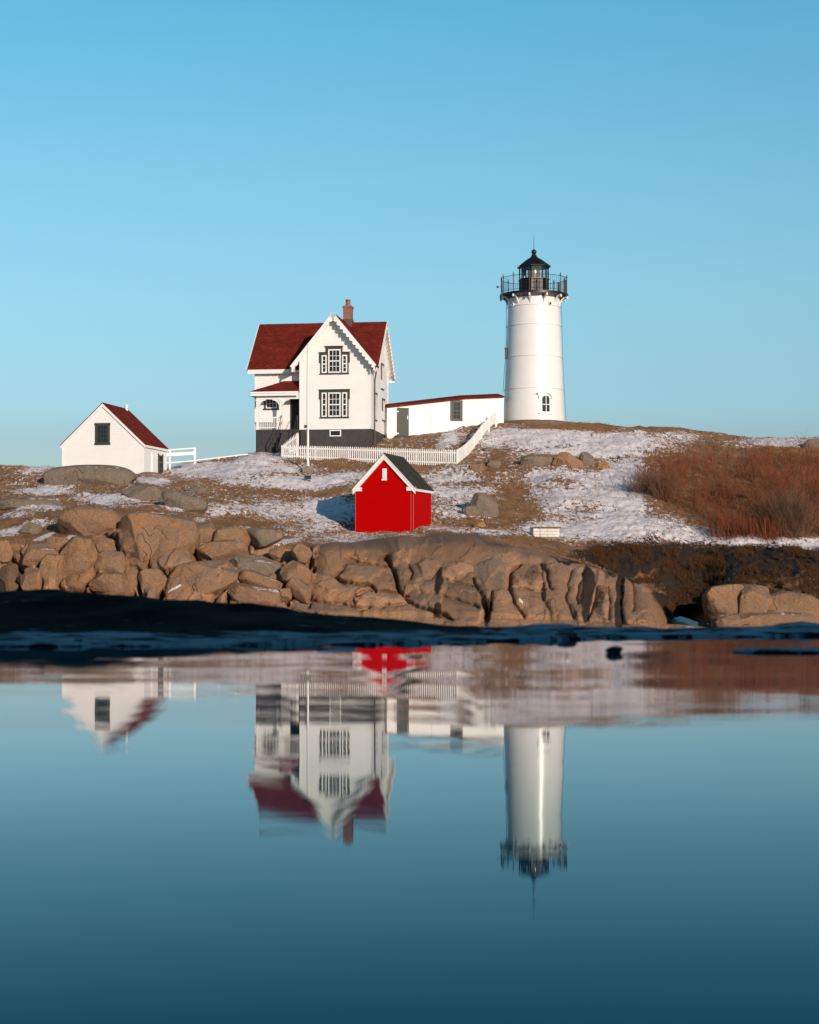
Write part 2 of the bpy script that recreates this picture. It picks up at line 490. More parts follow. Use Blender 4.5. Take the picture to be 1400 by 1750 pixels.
def ledge_mat():
    t = NT('near_ledge_rock')
    s = t.attr('mask')
    n = t.noise(2.5, 6, 0.65); f = t.noise(22, 5, 0.7)
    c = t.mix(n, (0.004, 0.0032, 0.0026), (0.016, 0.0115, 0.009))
    sw = t.math('MULTIPLY', t.math('SUBTRACT', t.noise(1.6, 6, 0.75, t.mapping((1.0, 5.0, 1.0))), 0.5), 3.2)
    sn = t.step(0.42, 0.60, t.math('ADD', s[0], sw))
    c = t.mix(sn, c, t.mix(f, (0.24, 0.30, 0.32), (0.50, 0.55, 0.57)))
    return t.fin(c, 0.8, t.bump(t.math('ADD', n, t.math('MULTIPLY', f, 0.5)), 0.8, 0.05), 0.02)
M['ledge'] = ledge_mat()

def vary_mat(name, a, b, c3):
    t = NT(name)
    s = t.attr('tint')
    c = t.mix(s[0], a, b)
    c = t.mix(s[1], c, c3)
    return t.fin(c, 0.85, None, 0.15)
M['grass'] = vary_mat('dry_grass', (0.24, 0.12, 0.05), (0.35, 0.20, 0.095), (0.10, 0.055, 0.03))
M['peat_grass'] = vary_mat('dark_bank_growth', (0.050, 0.023, 0.011), (0.10, 0.045, 0.018), (0.02, 0.012, 0.009))
M['twig'] = vary_mat('red_twigs', (0.25, 0.066, 0.027), (0.32, 0.115, 0.052), (0.075, 0.035, 0.024))
M['twig_grey'] = vary_mat('grey_twigs', (0.17, 0.095, 0.06), (0.24, 0.145, 0.09), (0.10, 0.06, 0.045))

# ------------------------------------------------------------------ the island
# each curve runs left to right across the island: (photo column, photo row, distance)
ROWS = [
 [(-600, 1150, 77), (1125, 1150, 77), (1160, 1130, 84), (1215, 1130, 84), (1250, 1130, 82), (2000, 1130, 80)],
 [(-600, 1085, 78.2), (1125, 1085, 78.2), (1150, 1082, 88), (1210, 1082, 88), (1250, 1080, 86), (2000, 1080, 84)],
 [(-600, 930, 82), (0, 934, 82), (100, 928, 82.3), (170, 918, 82.7), (210, 905, 83), (265, 897, 83), (330, 902, 83), (400, 918, 83), (500, 938, 83), (600, 940, 83.5), (700, 936, 84),
  (800, 938, 84), (900, 950, 84), (1000, 968, 83.5), (1080, 992, 83), (1122, 1016, 82.6), (1150, 1040, 92.5), (1210, 1030, 92.5), (1250, 975, 91), (1400, 972, 90), (2000, 970, 88)],
 [(-600, 900, 86), (0, 904, 86), (100, 896, 87), (200, 878, 87.5), (300, 877, 88), (400, 892, 88), (500, 911, 88), (600, 921, 90), (700, 917, 91),
  (800, 918, 91), (900, 934, 90), (970, 952, 89), (1010, 966, 88), (1060, 985, 87.5), (1100, 1005, 87.5), (1130, 1018, 90), (1150, 1000, 93.5), (1210, 985, 94), (1250, 948, 94), (1400, 944, 94), (2000, 940, 92)],
 [(-600, 862, 93), (0, 860, 93), (200, 850, 93), (300, 850, 93.5), (400, 866, 94), (500, 893, 94), (600, 911, 95.0), (640, 909, 96.5), (700, 906, 97.3), (760, 904, 97.3), (800, 905, 95),
  (900, 918, 95.5), (1000, 923, 95.5), (1100, 927, 96), (1200, 928, 96.5), (1400, 932, 96.5), (2000, 932, 96)],
 [(-600, 832, 100), (0, 832, 100), (200, 832, 100), (300, 838, 100), (400, 850, 100), (500, 866, 100), (600, 872, 100), (700, 868, 100), (800, 872, 100),
  (900, 888, 100), (1000, 890, 100), (1100, 890, 100), (1200, 908, 100), (1400, 910, 100), (2000, 905, 100)],
 [(-600, 806, 105), (0, 804, 105), (100, 803, 105), (200, 813, 105.5), (280, 824, 106), (350, 815, 106), (400, 812, 106), (500, 822, 106), (600, 828, 106),
  (700, 828, 106), (800, 835, 106), (900, 848, 106), (1000, 850, 106), (1100, 852, 106), (1200, 868, 106), (1400, 868, 106), (2000, 868, 106)],
 [(-600, 806, 112), (0, 802, 112), (100, 803, 112), (200, 808, 112), (280, 806, 112), (350, 792, 112), (420, 784, 112), (482, 786, 113.6), (600, 791, 112.9),
  (700, 795, 112.5), (780, 798, 112.2), (850, 792, 112.5), (900, 800, 112.5), (1000, 805, 112.5), (1100, 808, 112.5), (1200, 822, 112.5), (1400, 824, 112.5), (2000, 824, 112.5)],
 [(-600, 840, 119), (0, 820, 119), (200, 814, 119), (280, 802, 119), (350, 786, 119), (440, 775, 119), (500, 775, 119), (600, 772, 119), (645, 761, 119), (670, 758, 119),
  (720, 757, 119), (780, 762, 119), (815, 760, 119), (850, 757, 119), (900, 760, 119), (1000, 765, 119), (1100, 768, 119), (1200, 782, 119), (1400, 786, 119), (2000, 786, 119)],
 [(-600, 880, 125), (0, 850, 125), (280, 825, 125), (400, 792, 125), (500, 774, 125), (600, 760, 125), (665, 749, 125), (720, 746, 125), (790, 735, 125),
  (850, 722, 125.4), (912, 721.5, 125.6), (966, 722, 125.6), (1000, 727, 125.5), (1100, 742, 125), (1200, 757, 125), (1400, 762, 125), (2000, 762, 125)],
 [(-600, 900, 131), (0, 880, 131), (300, 850, 131), (500, 795, 131), (665, 760, 131), (850, 726, 131), (912, 721, 131), (966, 721, 131), (1000, 723, 131.5),
  (1100, 728, 132), (1150, 730, 132), (1200, 737, 132), (1250, 744, 132), (1280, 749, 132), (1400, 748, 132), (2000, 760, 132)],
 [(-600, 960, 145), (0, 940, 145), (300, 900, 145), (500, 840, 145), (665, 800, 145), (912, 750, 145), (1100, 752, 145), (1280, 768, 145), (1400, 768, 145), (2000, 780, 145)],
 [(-600, 1060, 190), (2000, 1060, 190)],
]
SUB = [10, 120, 44, 26, 34, 34, 34, 34, 30, 26, 14, 10]
cols = np.concatenate([np.arange(-600, -60, 20.0), np.arange(-60, 1460, 1.6), np.arange(1460, 2001, 20.0)])
def gsm(a, s, axis):
    r = int(3 * s) or 1
    k = np.exp(-0.5 * (np.arange(-r, r + 1) / s) ** 2); k /= k.sum()
    p = np.pad(a, [(r, r) if i == axis else (0, 0) for i in range(a.ndim)], mode='edge')
    return np.apply_along_axis(lambda q: np.convolve(q, k, 'valid'), axis, p)
cd, cz = [], []
for row in ROWS:
    a = np.array(row, float)
    sx = np.arange(-600, 2001, 4.0)
    d_ = gsm(np.interp(sx, a[:, 0], a[:, 2])[None], 3 if row in ROWS[:3] else 8, 1)[0]
    y_ = gsm(np.interp(sx, a[:, 0], a[:, 1])[None], 3 if row in ROWS[:3] else 6, 1)[0]
    cd.append(np.interp(cols, sx, d_)); cz.append(ZC - (np.interp(cols, sx, y_) - HOR) / F * np.interp(cols, sx, d_))
Dg, Zg, Vg = [], [], []
for i, n in enumerate(SUB):
    for k in range(n):
        t_ = k / n
        Dg.append(cd[i] * (1 - t_) + cd[i + 1] * t_); Zg.append(cz[i] * (1 - t_) + cz[i + 1] * t_); Vg.append(i + t_)
Dg.append(cd[-1]); Zg.append(cz[-1]); Vg.append(len(SUB))
Dg, Zg, Vg = np.array(Dg), np.array(Zg), np.array(Vg)
Zs = gsm(Zg, 4, 0); Ds = gsm(Dg, 4, 0)
PX = np.repeat(cols[None], len(Vg), 0)
V2 = np.repeat(Vg[:, None], len(cols), 1)
PY = HOR + (ZC - Zs) / Ds * F

def G(px, py):
    """point of the island surface first met by the sight line"""
    j = int(np.argmin(abs(cols - px)))
    y = PY[:, j]
    for i in range(14, len(y) - 1):
        if y[i] >= py > y[i + 1]:
            t_ = (y[i] - py) / (y[i] - y[i + 1])
            d = Ds[i, j] + t_ * (Ds[i + 1, j] - Ds[i, j])
            return P(px, py, d)
    i = int(np.argmin(y)); return P(px, y[i], Ds[i, j])
def GZ(px, d):
    j = int(np.argmin(abs(cols - px)))
    return float(np.interp(d, Ds[:, j], Zs[:, j]))

# joints of the shore ledge: one seed per block (column, row, half width, half height, push out in metres)
CELLS = [
 (-60, 965, 40, 30, .2), (-120, 960, 40, 40, .0), (-30, 1000, 30, 25, .1),
 (15, 955, 22, 34, -.3), (67, 948, 32, 20, .3), (50, 995, 17, 24, .2), (86, 988, 20, 30, .45), (20, 1010, 26, 18, -.4), (12, 922, 28, 14, .1),
 (140, 968, 36, 42, .6), (181, 934, 19, 15, .3), (190, 965, 18, 18, .35), (192, 1000, 24, 22, .45), (135, 1015, 34, 14, .1), (118, 925, 26, 15, .2),
 (262, 925, 66, 46, .95), (300, 957, 28, 20, .85), (228, 992, 18, 24, .2), (262, 1000, 22, 22, .35),
 (342, 1000, 56, 32, .9), (424, 1022, 34, 18, .75), (448, 1000, 36, 16, .35), (378, 945, 44, 18, .0), (352, 908, 30, 17, .25), (398, 920, 26, 18, .2), (443, 920, 30, 16, -.1),
 (436, 967, 28, 16, -.05), (470, 985, 30, 20, .3), (452, 1030, 40, 18, .8), (505, 985, 28, 22, .25), (476, 946, 18, 11, .1), (514, 946, 16, 14, .25), (508, 1008, 34, 16, .3),
 (560, 1010, 52, 28, .55), (608, 984, 50, 18, .9), (634, 957, 40, 17, .4), (560, 968, 36, 14, .15), (662, 1000, 34, 20, .5), (650, 1027, 50, 16, .9), (560, 1045, 60, 18, .6), (690, 1050, 56, 14, .75),
 (700, 985, 28, 30, .3), (728, 1020, 36, 30, .45), (738, 975, 32, 22, .45), (702, 950, 30, 18, .25), (790, 1018, 46, 36, .75), (775, 980, 34, 20, .55), (835, 985, 30, 30, .45),
 (856, 1042, 36, 28, .65), (815, 958, 40, 12, .2), (760, 950, 34, 14, .2), (902, 988, 34, 28, .15), (912, 1032, 34, 28, .3), (870, 962, 44, 10, .25),
 (956, 1008, 30, 42, .85), (984, 1020, 18, 50, .95), (1004, 1022, 16, 52, .5), (1028, 1032, 16, 44, .75), (1048, 1030, 14, 52, .55), (1092, 1035, 42, 46, 1.1), (1122, 1040, 18, 44, .6),
 (1010, 972, 50, 10, .5), (1070, 992, 40, 12, .7), (935, 962, 40, 9, .3), (1050, 1075, 80, 14, .4), (850, 1080, 80, 14, .3), (700, 1080, 80, 14, .3), (500, 1065, 80, 20, .3), (300, 1055, 80, 20, .2), (120, 1050, 80, 20, .1),
]
# joints seen in the shore ledge: (half width in photo pixels, depth in metres, course)
JOINTS = [
 (3, 0.8, [(0, 965), (17, 970), (34, 971), (39, 982), (34, 1009)]),
 (3, 0.7, [(65, 1012), (68, 982), (79, 954), (99, 958), (108, 968), (103, 989)]),
 (3.5, 0.9, [(118, 930), (116, 954), (106, 975), (98, 997)]),
 (2.4, 0.6, [(99, 1002), (113, 1009), (137, 1006), (154, 992), (164, 985), (164, 954)]),
 (2.2, 0.5, [(154, 1012), (161, 992), (168, 985)]),
 (2.2, 0.5, [(163, 924), (171, 941), (192, 947), (202, 951), (200, 937)]),
 (2.6, 0.6, [(202, 951), (202, 971), (212, 975), (239, 973), (250, 975), (287, 977), (328, 968), (334, 958)]),
 (1.8, 0.3, [(202, 946), (226, 949), (250, 951), (253, 973)]),
 (3.2, 0.7, [(200, 941), (202, 920), (185, 918), (205, 903), (219, 894)]),
 (3, 0.7, [(334, 958), (325, 934), (308, 903)]),
 (3, 0.9, [(236, 975), (236, 1019)]),
 (5.5, 1.2, [(287, 978), (279, 999), (270, 1023)]),
 (2.4, 0.5, [(212, 975), (209, 989), (233, 1019)]),
 (2.6, 0.6, [(287, 982), (328, 971), (393, 961), (404, 982), (400, 999), (369, 1016), (366, 1030)]),
 (2.6, 0.7, [(387, 1033), (393, 1012), (407, 1001), (380, 1009)]),
 (2.2, 0.5, [(407, 989), (441, 1009), (479, 1026), (493, 1035)]),
 (5, 1.0, [(328, 903), (328, 927), (335, 947), (346, 965), (328, 968)]),
 (1.8, 0.4, [(368, 929), (375, 906)]),
 (2, 0.5, [(368, 929), (397, 934), (421, 944), (423, 941), (417, 920), (404, 903)]),
 (2.4, 0.5, [(346, 965), (373, 963), (414, 951)]),
 (2.4, 0.5, [(407, 989), (407, 975), (397, 958), (428, 953), (479, 951)]),
 (4, 0.8, [(479, 961), (458, 985)]),
 (2.5, 0.6, [(82, 924), (103, 937), (118, 941)]),
 (3, 0.7, [(10, 941), (21, 954), (31, 965)]),
 (3, 0.8, [(205, 845), (202, 859), (219, 872)]),
 (5, 1.1, [(660, 951), (670, 974), (680, 1005), (687, 1019), (704, 1034)]),
 (3.4, 0.8, [(704, 1034), (732, 1046), (773, 1060)]),
 (3.6, 0.8, [(581, 980), (573, 986), (578, 995), (605, 1002), (633, 1004), (646, 1014)]),
 (1.8, 0.4, [(523, 1022), (564, 1029), (602, 1039), (629, 1043)]),
 (3, 0.7, [(604, 1034), (602, 1027), (616, 1017), (650, 1012), (698, 1019)]),
 (2, 0.5, [(650, 1043), (663, 1038), (701, 1036)]),
 (1.6, 0.3, [(698, 968), (704, 981), (701, 992)]),
 (1.8, 0.4, [(597, 954), (633, 968), (667, 973)]),
 (1.6, 0.35, [(718, 1015), (752, 1022), (779, 1026), (817, 1043)]),
 (3.6, 0.8, [(872, 1012), (870, 992), (875, 974), (887, 966)]),
 (2, 0.4, [(870, 1004), (896, 1007), (919, 1012), (943, 1010)]),
 (7, 1.0, [(824, 1029), (831, 1046), (829, 1063)]),
 (2, 0.5, [(868, 1012), (882, 1036), (896, 1056)]),
 (2, 0.4, [(807, 992), (820, 1015), (822, 1036)]),
 (1.4, 0.25, [(715, 998), (738, 988), (752, 974)]),
 (3.4, 0.8, [(489, 1026), (506, 1005), (530, 981), (537, 971)]),
 (2.6, 0.6, [(491, 1015), (523, 985)]),
 (2.5, 0.6, [(479, 1002), (493, 1012), (493, 1033)]),
 (2, 0.4, [(530, 1019), (530, 1039)]),
 (3, 0.6, [(527, 940), (513, 954), (493, 957)]),
 (2.5, 0.5, [(530, 944), (530, 964)]),
 (1.5, 0.25, [(762, 995), (786, 1002), (807, 1005)]),
 (2, 0.4, [(841, 1015), (837, 1046)]),
 (2.4, 0.5, [(978, 978), (969, 1005), (967, 1022), (976, 1053), (978, 1059)]),
 (1.6, 0.3, [(923, 1010), (943, 1012)]),
 (2.6, 0.5, [(1005, 1056), (1015, 1032), (1017, 1005)]),
 (2.6, 0.4, [(995, 978), (988, 1002), (986, 1032)]),
 (2.4, 0.4, [(1063, 991), (1061, 1066)]),
 (1.6, 0.3, [(1078, 995), (1083, 1019), (1080, 1046)]),
 (2, 0.35, [(1107, 991), (1124, 1008), (1133, 1032), (1134, 1056)]),
 (1.6, 0.3, [(1104, 1015), (1131, 1019)]),
 (2.4, 0.4, [(1029, 974), (1042, 1019), (1041, 1059)]),
 (2, 0.4, [(923, 967), (933, 984), (940, 1008)]),
]
CE = np.array(CELLS)
sub_i = np.where((V2 > 0.6) & (V2 < 3.2) & (PX > -200) & (PX < 1160))
qx, qy = PX[sub_i], PY[sub_i]
wx = qx + 7 * fbm(qx / 34, qy / 34, 0, 3, 11) + 2.0 * fbm(qx / 8, qy / 8, 0, 2, 15)
wy = qy + 6 * fbm(qx / 34, qy / 34, 5, 3, 21) + 1.6 * fbm(qx / 8, qy / 8, 0, 2, 25)
dist = np.empty((len(qx), len(CE)), np.float32)
for k in range(len(CE)):
    a = np.abs(wx - CE[k, 0]) / CE[k, 2]; b = np.abs(wy - CE[k, 1]) / CE[k, 3]
    dist[:, k] = (a ** 2.6 + b ** 2.6) ** (1 / 2.6) - 0.35
o2 = np.argpartition(dist, 1, axis=1)[:, :2]
d01 = np.take_along_axis(dist, o2, 1)
sw_ = d01[:, 0] > d01[:, 1]
i1 = np.where(sw_, o2[:, 1], o2[:, 0])
f1 = d01.min(1); f2 = d01.max(1)
edge = (f2 - f1) * np.minimum(CE[i1, 2], CE[i1, 3]) / 20.0
rr = np.random.default_rng(3)
tilt = rr.uniform(-1, 1, (len(CE), 2))
u_ = (wx - CE[i1, 0]) / CE[i1, 2]; v_ = (wy - CE[i1, 1]) / CE[i1, 3]
size_k = np.minimum(CE[:, 2], CE[:, 3]) / 26.0
rgt = sstep(500, 580, qx)          # the right half is one smooth whaleback split by joints
num = np.zeros(len(qx)); den_ = np.zeros(len(qx))
for k in range(len(CE)):          # gently blended planes, one per block
    wk = np.exp(-np.clip((dist[:, k] - f1) / 0.045, 0, 40))
    pl_ = CE[k, 4] * (0.8 - 0.45 * rgt - 0.20 * sstep(930, 990, qx)) + (0.28 - 0.10 * rgt) * size_k[k] * (tilt[k, 0] * np.clip((wx - CE[k, 0]) / CE[k, 2], -1.3, 1.3) + tilt[k, 1] * np.clip((wy - CE[k, 1]) / CE[k, 3], -1.3, 1.3))
    num += wk * pl_; den_ += wk
bul = num / den_
jd = np.full(len(qx), 60.0); carve = np.zeros(len(qx))
jx = qx + 2.2 * fbm(qx / 14, qy / 14, 0, 2, 17); jy = qy + 2.2 * fbm(qx / 14, qy / 14, 7, 2, 19)
for (jw, jdep, path) in JOINTS:
    dmin = np.full(len(qx), 1e3)
    for (x0, y0), (x1, y1) in zip(path[:-1], path[1:]):
        ex, ey = x1 - x0, y1 - y0
        t_ = np.clip(((jx - x0) * ex + (jy - y0) * ey) / (ex * ex + ey * ey), 0, 1)
        dmin = np.minimum(dmin, np.hypot(jx - x0 - t_ * ex, jy - y0 - t_ * ey))
    jd = np.minimum(jd, np.maximum(dmin - jw * 0.6, 0))
    jw_ = np.where(qx > 540, 0.5 * jw + 0.5, jw)
    carve = np.maximum(carve, jdep * np.exp(-(dmin / jw_) ** 4))
bul = bul + 0.13 * (1 - np.exp(-jd / 2.5)) + (0.34 - 0.12 * rgt - 0.12 * sstep(930, 990, qx)) * (1 - np.exp(-jd / 18)) - carve * (0.75 - 0.25 * rgt - 0.26 * sstep(930, 980, qx))
# smaller broken facets inside each block
NF = 330
fs_ = np.stack([rr.uniform(-200, 1165, NF), rr.uniform(860, 1095, NF)], -1); fg = rr.normal(0, 1, (NF, 2)); fo = rr.normal(0, 1, NF)
best = np.full(len(qx), 1e9); bi = np.zeros(len(qx), int); sec = np.full(len(qx), 1e9)
rot = _hash(i1, i1 * 0, i1 * 0, 9) * math.pi
ca_, sa_ = np.cos(rot), np.sin(rot)
for k in range(NF):
    dx_, dy_ = wx - fs_[k, 0], wy - fs_[k, 1]
    du, dv = dx_ * ca_ + dy_ * sa_, (-dx_ * sa_ + dy_ * ca_) * 1.8
    dd = du * du + dv * dv
    m_ = dd < best
    sec = np.where(m_, best, np.minimum(sec, dd)); best = np.where(m_, dd, best); bi = np.where(m_, k, bi)
fx_, fy_ = wx - fs_[bi, 0], wy - fs_[bi, 1]
facet = 0.045 * fo[bi] + 0.0065 * (fg[bi, 0] * np.clip(fx_, -30, 30) + fg[bi, 1] * np.clip(fy_, -30, 30))
fe = np.sqrt(sec) - np.sqrt(best)
bul = bul + facet * (0.35 + 0.65 * sstep(0, 3, fe)) * (0.55 - 0.25 * rgt)
bul = bul + 0.035 * fbm(qx / 26, qy / 26, 3.7, 5, 31, 0.5) + 0.02 * np.abs(fbm(qx / 60, qy / 9, 1.3, 3, 36)) + 0.10 * rgt * fbm(qx / 90, qy / 60, 2.0, 2, 38)
TONE = np.zeros(PX.shape + (2,)); TONE[..., 0] = 0.5
TONE[sub_i[0], sub_i[1], 0] = np.clip(0.5 + 0.30 * (rr.random(len(CE))[i1] - 0.5) * 2 + 0.18 * fo[bi] * 0.5, 0, 1)
TONE[sub_i[0], sub_i[1], 1] = np.clip((rr.random(len(CE))[i1] - 0.62) * 1.6, 0, 0.6)
bul = bul - 0.75 * (1 - rgt)       # the loose boulders of the left half stand in front of this
w = sstep(0.6, 1.0, V2[sub_i]) * (1 - sstep(1.95 + 0.2 * rgt, 2.15 + 0.6 * rgt, V2[sub_i])) * (1 - sstep(1132, 1142, qx))
CAVE = 5.0 * (1 - sstep(0.75, 1.05, np.sqrt(np.maximum(0, ((PX - 1178) / 34) ** 2 + ((PY - 1056) / 24) ** 2 + 0.12 * fbm(PX / 9, PY / 9, 0, 3, 23)))))
DISP = np.zeros_like(PX); FACE = np.zeros_like(PX); EDGE = np.ones_like(PX)
DISP[sub_i] = bul * w; FACE[sub_i] = w; EDGE[sub_i] = edge

# where snow lies, where rock is bare, where it is dark: (column, row, half width, half height, amount, tilt in degrees)
def blobs(lst, px, py):
    s = np.zeros_like(px)
    for q in lst:
        x, y, a, b, amt = q[:5]
        r = R(q[5]) if len(q) > 5 else 0
        dx, dy = px - x, py - y
        u = (dx * math.cos(r) + dy * math.sin(r)) / a; v = (-dx * math.sin(r) + dy * math.cos(r)) / b
        g = amt * (1 - sstep(0.35, 1.45, np.sqrt(u * u + v * v)))
        s = np.where(abs(g) > abs(s), g, s) if amt > 0 else np.where(g < -0.05, np.minimum(s, s * (1 + g)), s)
    return s
SNOW = [
 (65, 805, 34, 6, .8, -8), (75, 840, 60, 7, .8), (195, 857, 66, 9, .95), (68, 874, 50, 8, .85, -5), (262, 828, 32, 5, .9), (380, 806, 100, 17, .95), (330, 795, 60, 14, .95), (450, 790, 50, 14, .9),
 (380, 873, 100, 7, .7), (310, 872, 50, 5, .7), (240, 868, 80, 5, .6), (270, 882, 40, 4, .8), (400, 838, 70, 6, .55), (480, 800, 60, 8, .8), (520, 824, 85, 13, 1.0), (590, 815, 70, 9, .8), (420, 826, 50, 7, .6), (470, 872, 60, 16, .62), (560, 872, 60, 26, .85),
 (600, 921, 80, 13, .75), (530, 905, 60, 12, .6), (690, 920, 40, 7, .5), (780, 830, 60, 30, .72), (790, 875, 46, 14, .62), (770, 910, 60, 7, .8), (850, 918, 80, 7, .8),
 (930, 752, 120, 20, .95), (860, 750, 50, 30, .8), (1060, 758, 110, 20, .88), (1000, 775, 120, 9, .9), (1070, 815, 60, 30, 1.0), (960, 815, 110, 18, .74), (985, 850, 80, 40, .80), (1060, 860, 60, 45, 1.0), (1080, 900, 100, 25, 1.0),
 (930, 905, 60, 14, .8), (1010, 905, 110, 18, .95), (1180, 915, 70, 12, 1.0), (1280, 925, 90, 7, .95), (1380, 928, 80, 9, .95), (1350, 757, 120, 9, .95), (1150, 748, 60, 10, .7), (1480, 930, 100, 10, .9),
 (40, 905, 60, 7, .85, -12), (130, 912, 40, 5, .8, -25), (215, 893, 30, 4, .9, -30), (330, 890, 30, 4, .7), (420, 905, 40, 5, .6), (490, 925, 40, 6, .8, -10), (20, 885, 40, 6, .8),
 (770, 755, 24, 14, .85, -35), (535, 990, 16, 5, .95, -55), (556, 960, 30, 4, .75, -15), (512, 1018, 6, 10, .7, 30), (545, 1037, 8, 3, .8), (300, 1008, 20, 2.6, 1.0, -20), (395, 1000, 16, 2.4, .9, -20), (110, 945, 10, 5, .9), (75, 918, 22, 4, .9, -20), (460, 950, 16, 3.5, .8),
 (700, 930, 26, 3, .7, -20), (640, 935, 30, 4, .6, -20), (890, 1032, 10, 3, .9, 55), (1172, 1062, 22, 8, 1.0), (270, 883, 50, 2.5, .9), (185, 905, 12, 3, .9, -25), (1270, 742, 60, 5, .35),
]
GRASSY = [  # snow cut away: bare turf
 (880, 850, 28, 46, -.92), (865, 880, 34, 30, -.9), (800, 826, 50, 6, -.7), (930, 790, 60, 14, -.8), (1000, 800, 40, 10, -.6), (980, 728, 160, 7, -1), (1200, 735, 130, 7, -.9), (850, 790, 20, 40, -.85, 38), (810, 893, 40, 12, -.8), (560, 842, 70, 6, -.9), (450, 840, 60, 7, -.7),
 (640, 795, 170, 5, -.9), (900, 872, 22, 30, -.7), (960, 832, 40, 8, -.5), (620, 862, 12, 30, -.3), (1010, 868, 50, 8, -.4), (380, 838, 60, 7, -.7), (1250, 860, 140, 40, -.6),
]
ROCK = [(150, 815, 85, 22, .9), (310, 858, 50, 22, .8), (60, 862, 60, 12, .8), (150, 892, 66, 28, .9), (780, 928, 90, 13, .6), (900, 940, 90, 10, .5), (960, 790, 60, 14, .6), (640, 935, 120, 16, .7)]
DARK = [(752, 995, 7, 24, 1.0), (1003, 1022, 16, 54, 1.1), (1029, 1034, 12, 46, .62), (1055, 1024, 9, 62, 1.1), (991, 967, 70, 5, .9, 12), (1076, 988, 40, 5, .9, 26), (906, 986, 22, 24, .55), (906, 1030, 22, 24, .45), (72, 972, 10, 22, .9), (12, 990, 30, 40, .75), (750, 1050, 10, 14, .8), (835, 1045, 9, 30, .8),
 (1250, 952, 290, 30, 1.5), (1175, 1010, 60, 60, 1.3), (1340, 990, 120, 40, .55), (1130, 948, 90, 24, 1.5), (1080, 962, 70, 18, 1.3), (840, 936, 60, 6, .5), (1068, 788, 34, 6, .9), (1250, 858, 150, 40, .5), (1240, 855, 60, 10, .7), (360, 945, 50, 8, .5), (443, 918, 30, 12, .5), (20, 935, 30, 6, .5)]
MS = blobs(SNOW, PX, PY)
for g in GRASSY:
    MS = MS * (1 + blobs([(g[0], g[1], g[2], g[3], 1.0, *(g[5:]))], PX, PY) * g[4])
shed_ = (1 - sstep(134, 142, Ds))
MS = np.clip(MS * 0.86 + 0.20 * sstep(3.7, 4.1, V2) * (1 - sstep(8.8, 9.6, V2)) * (PX < 1100) * (1 - 0.75 * blobs([(g[0], g[1], g[2], g[3], 1.0, *(g[5:])) for g in GRASSY], PX, PY)), 0, 1.05) * shed_
BANK = np.maximum(sstep(1130, 1150, PX) * (1 - sstep(3.3, 3.9, V2)), sstep(985, 1040, PX) * sstep(2.95, 3.2, V2) * (1 - sstep(3.6, 4.0, V2)))
MR = np.maximum(blobs(ROCK, PX, PY), np.maximum(FACE * (1 - 0.75 * BANK), sstep(2.9, 2.2, V2) * (1 - BANK) * sstep(520, 580, PX)))
MR = np.where(BANK > 0.3, 0.05 + 0.45 * (V2 < 1.5), MR)
MS = np.where((FACE > 0.3) & (MS < 0.7), 0, MS)
MS = np.where((BANK > 0.3) & (PX < 1150), 0, np.where((BANK > 0.3) & (PY > 938), MS * 0.35, MS))
MS = np.where((V2 < 3.6) & (MS < 0.15), 0, MS)
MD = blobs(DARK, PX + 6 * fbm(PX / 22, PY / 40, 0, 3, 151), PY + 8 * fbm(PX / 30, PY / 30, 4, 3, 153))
# small relief
X0 = (PX - 700) / F * Ds
soft = 0.18 * fbm(X0 / 3.2, Ds / 3.2, 0, 3, 41) + 0.10 * np.abs(fbm(X0 / 0.9, Ds / 0.9, 0, 3, 51))
rel = sstep(2.3, 3.3, V2) * (1 - sstep(9.6, 10.2, V2) * 0.6)
keep = 1 - 0.85 * np.exp(-(((PX - 912) / 80) ** 2 + ((PY - 722) / 12) ** 2))
rough_b = (0.55 * fbm(X0 / 1.3, Zs / 0.9, Ds / 1.3, 4, 61) + 0.25 * np.abs(fbm(X0 / 0.35, Zs / 0.3, 0, 3, 66))) * BANK * sstep(0.5, 1.0, V2)
dome = blobs([(810, 922, 100, 18, .38), (680, 925, 60, 10, .25), (960, 795, 70, 12, .35), (1210, 740, 60, 12, .12), (240, 815, 40, 10, .1)], PX, PY)
Zf = Zs + soft * rel * keep + 0.35 * DISP * (V2 > 1.2) + 0.8 * dome + 0.05 * MS * rel
Df = Ds - DISP - rough_b + CAVE
Xf = (PX - 700) / F * Ds
verts = np.stack([Xf, Df, Zf], -1).reshape(-1, 3)
nr, nc = PX.shape
idx = np.arange(nr * nc).reshape(nr, nc)
faces = np.stack([idx[:-1, :-1], idx[:-1, 1:], idx[1:, 1:], idx[1:, :-1]], -1).reshape(-1, 4)
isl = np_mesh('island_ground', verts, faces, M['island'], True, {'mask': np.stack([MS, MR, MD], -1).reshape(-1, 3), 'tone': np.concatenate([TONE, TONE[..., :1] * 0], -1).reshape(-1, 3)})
tag(isl, kind='structure')

# sea
def sheet(name, x0, x1, y0, y1, z, mat):
    o = MB().add([(x0, y0, z), (x1, y0, z), (x1, y1, z), (x0, y1, z)], [(0, 1, 2, 3)]).build(name, mat)
    return tag(o, kind='structure')
sheet('sea', -20000, 20000, -60, 40000, 0.0, M['sea'])
sheet('tide_pool_water', -7, 7, -2.5, 10.5, POOL_Z, M['pool'])

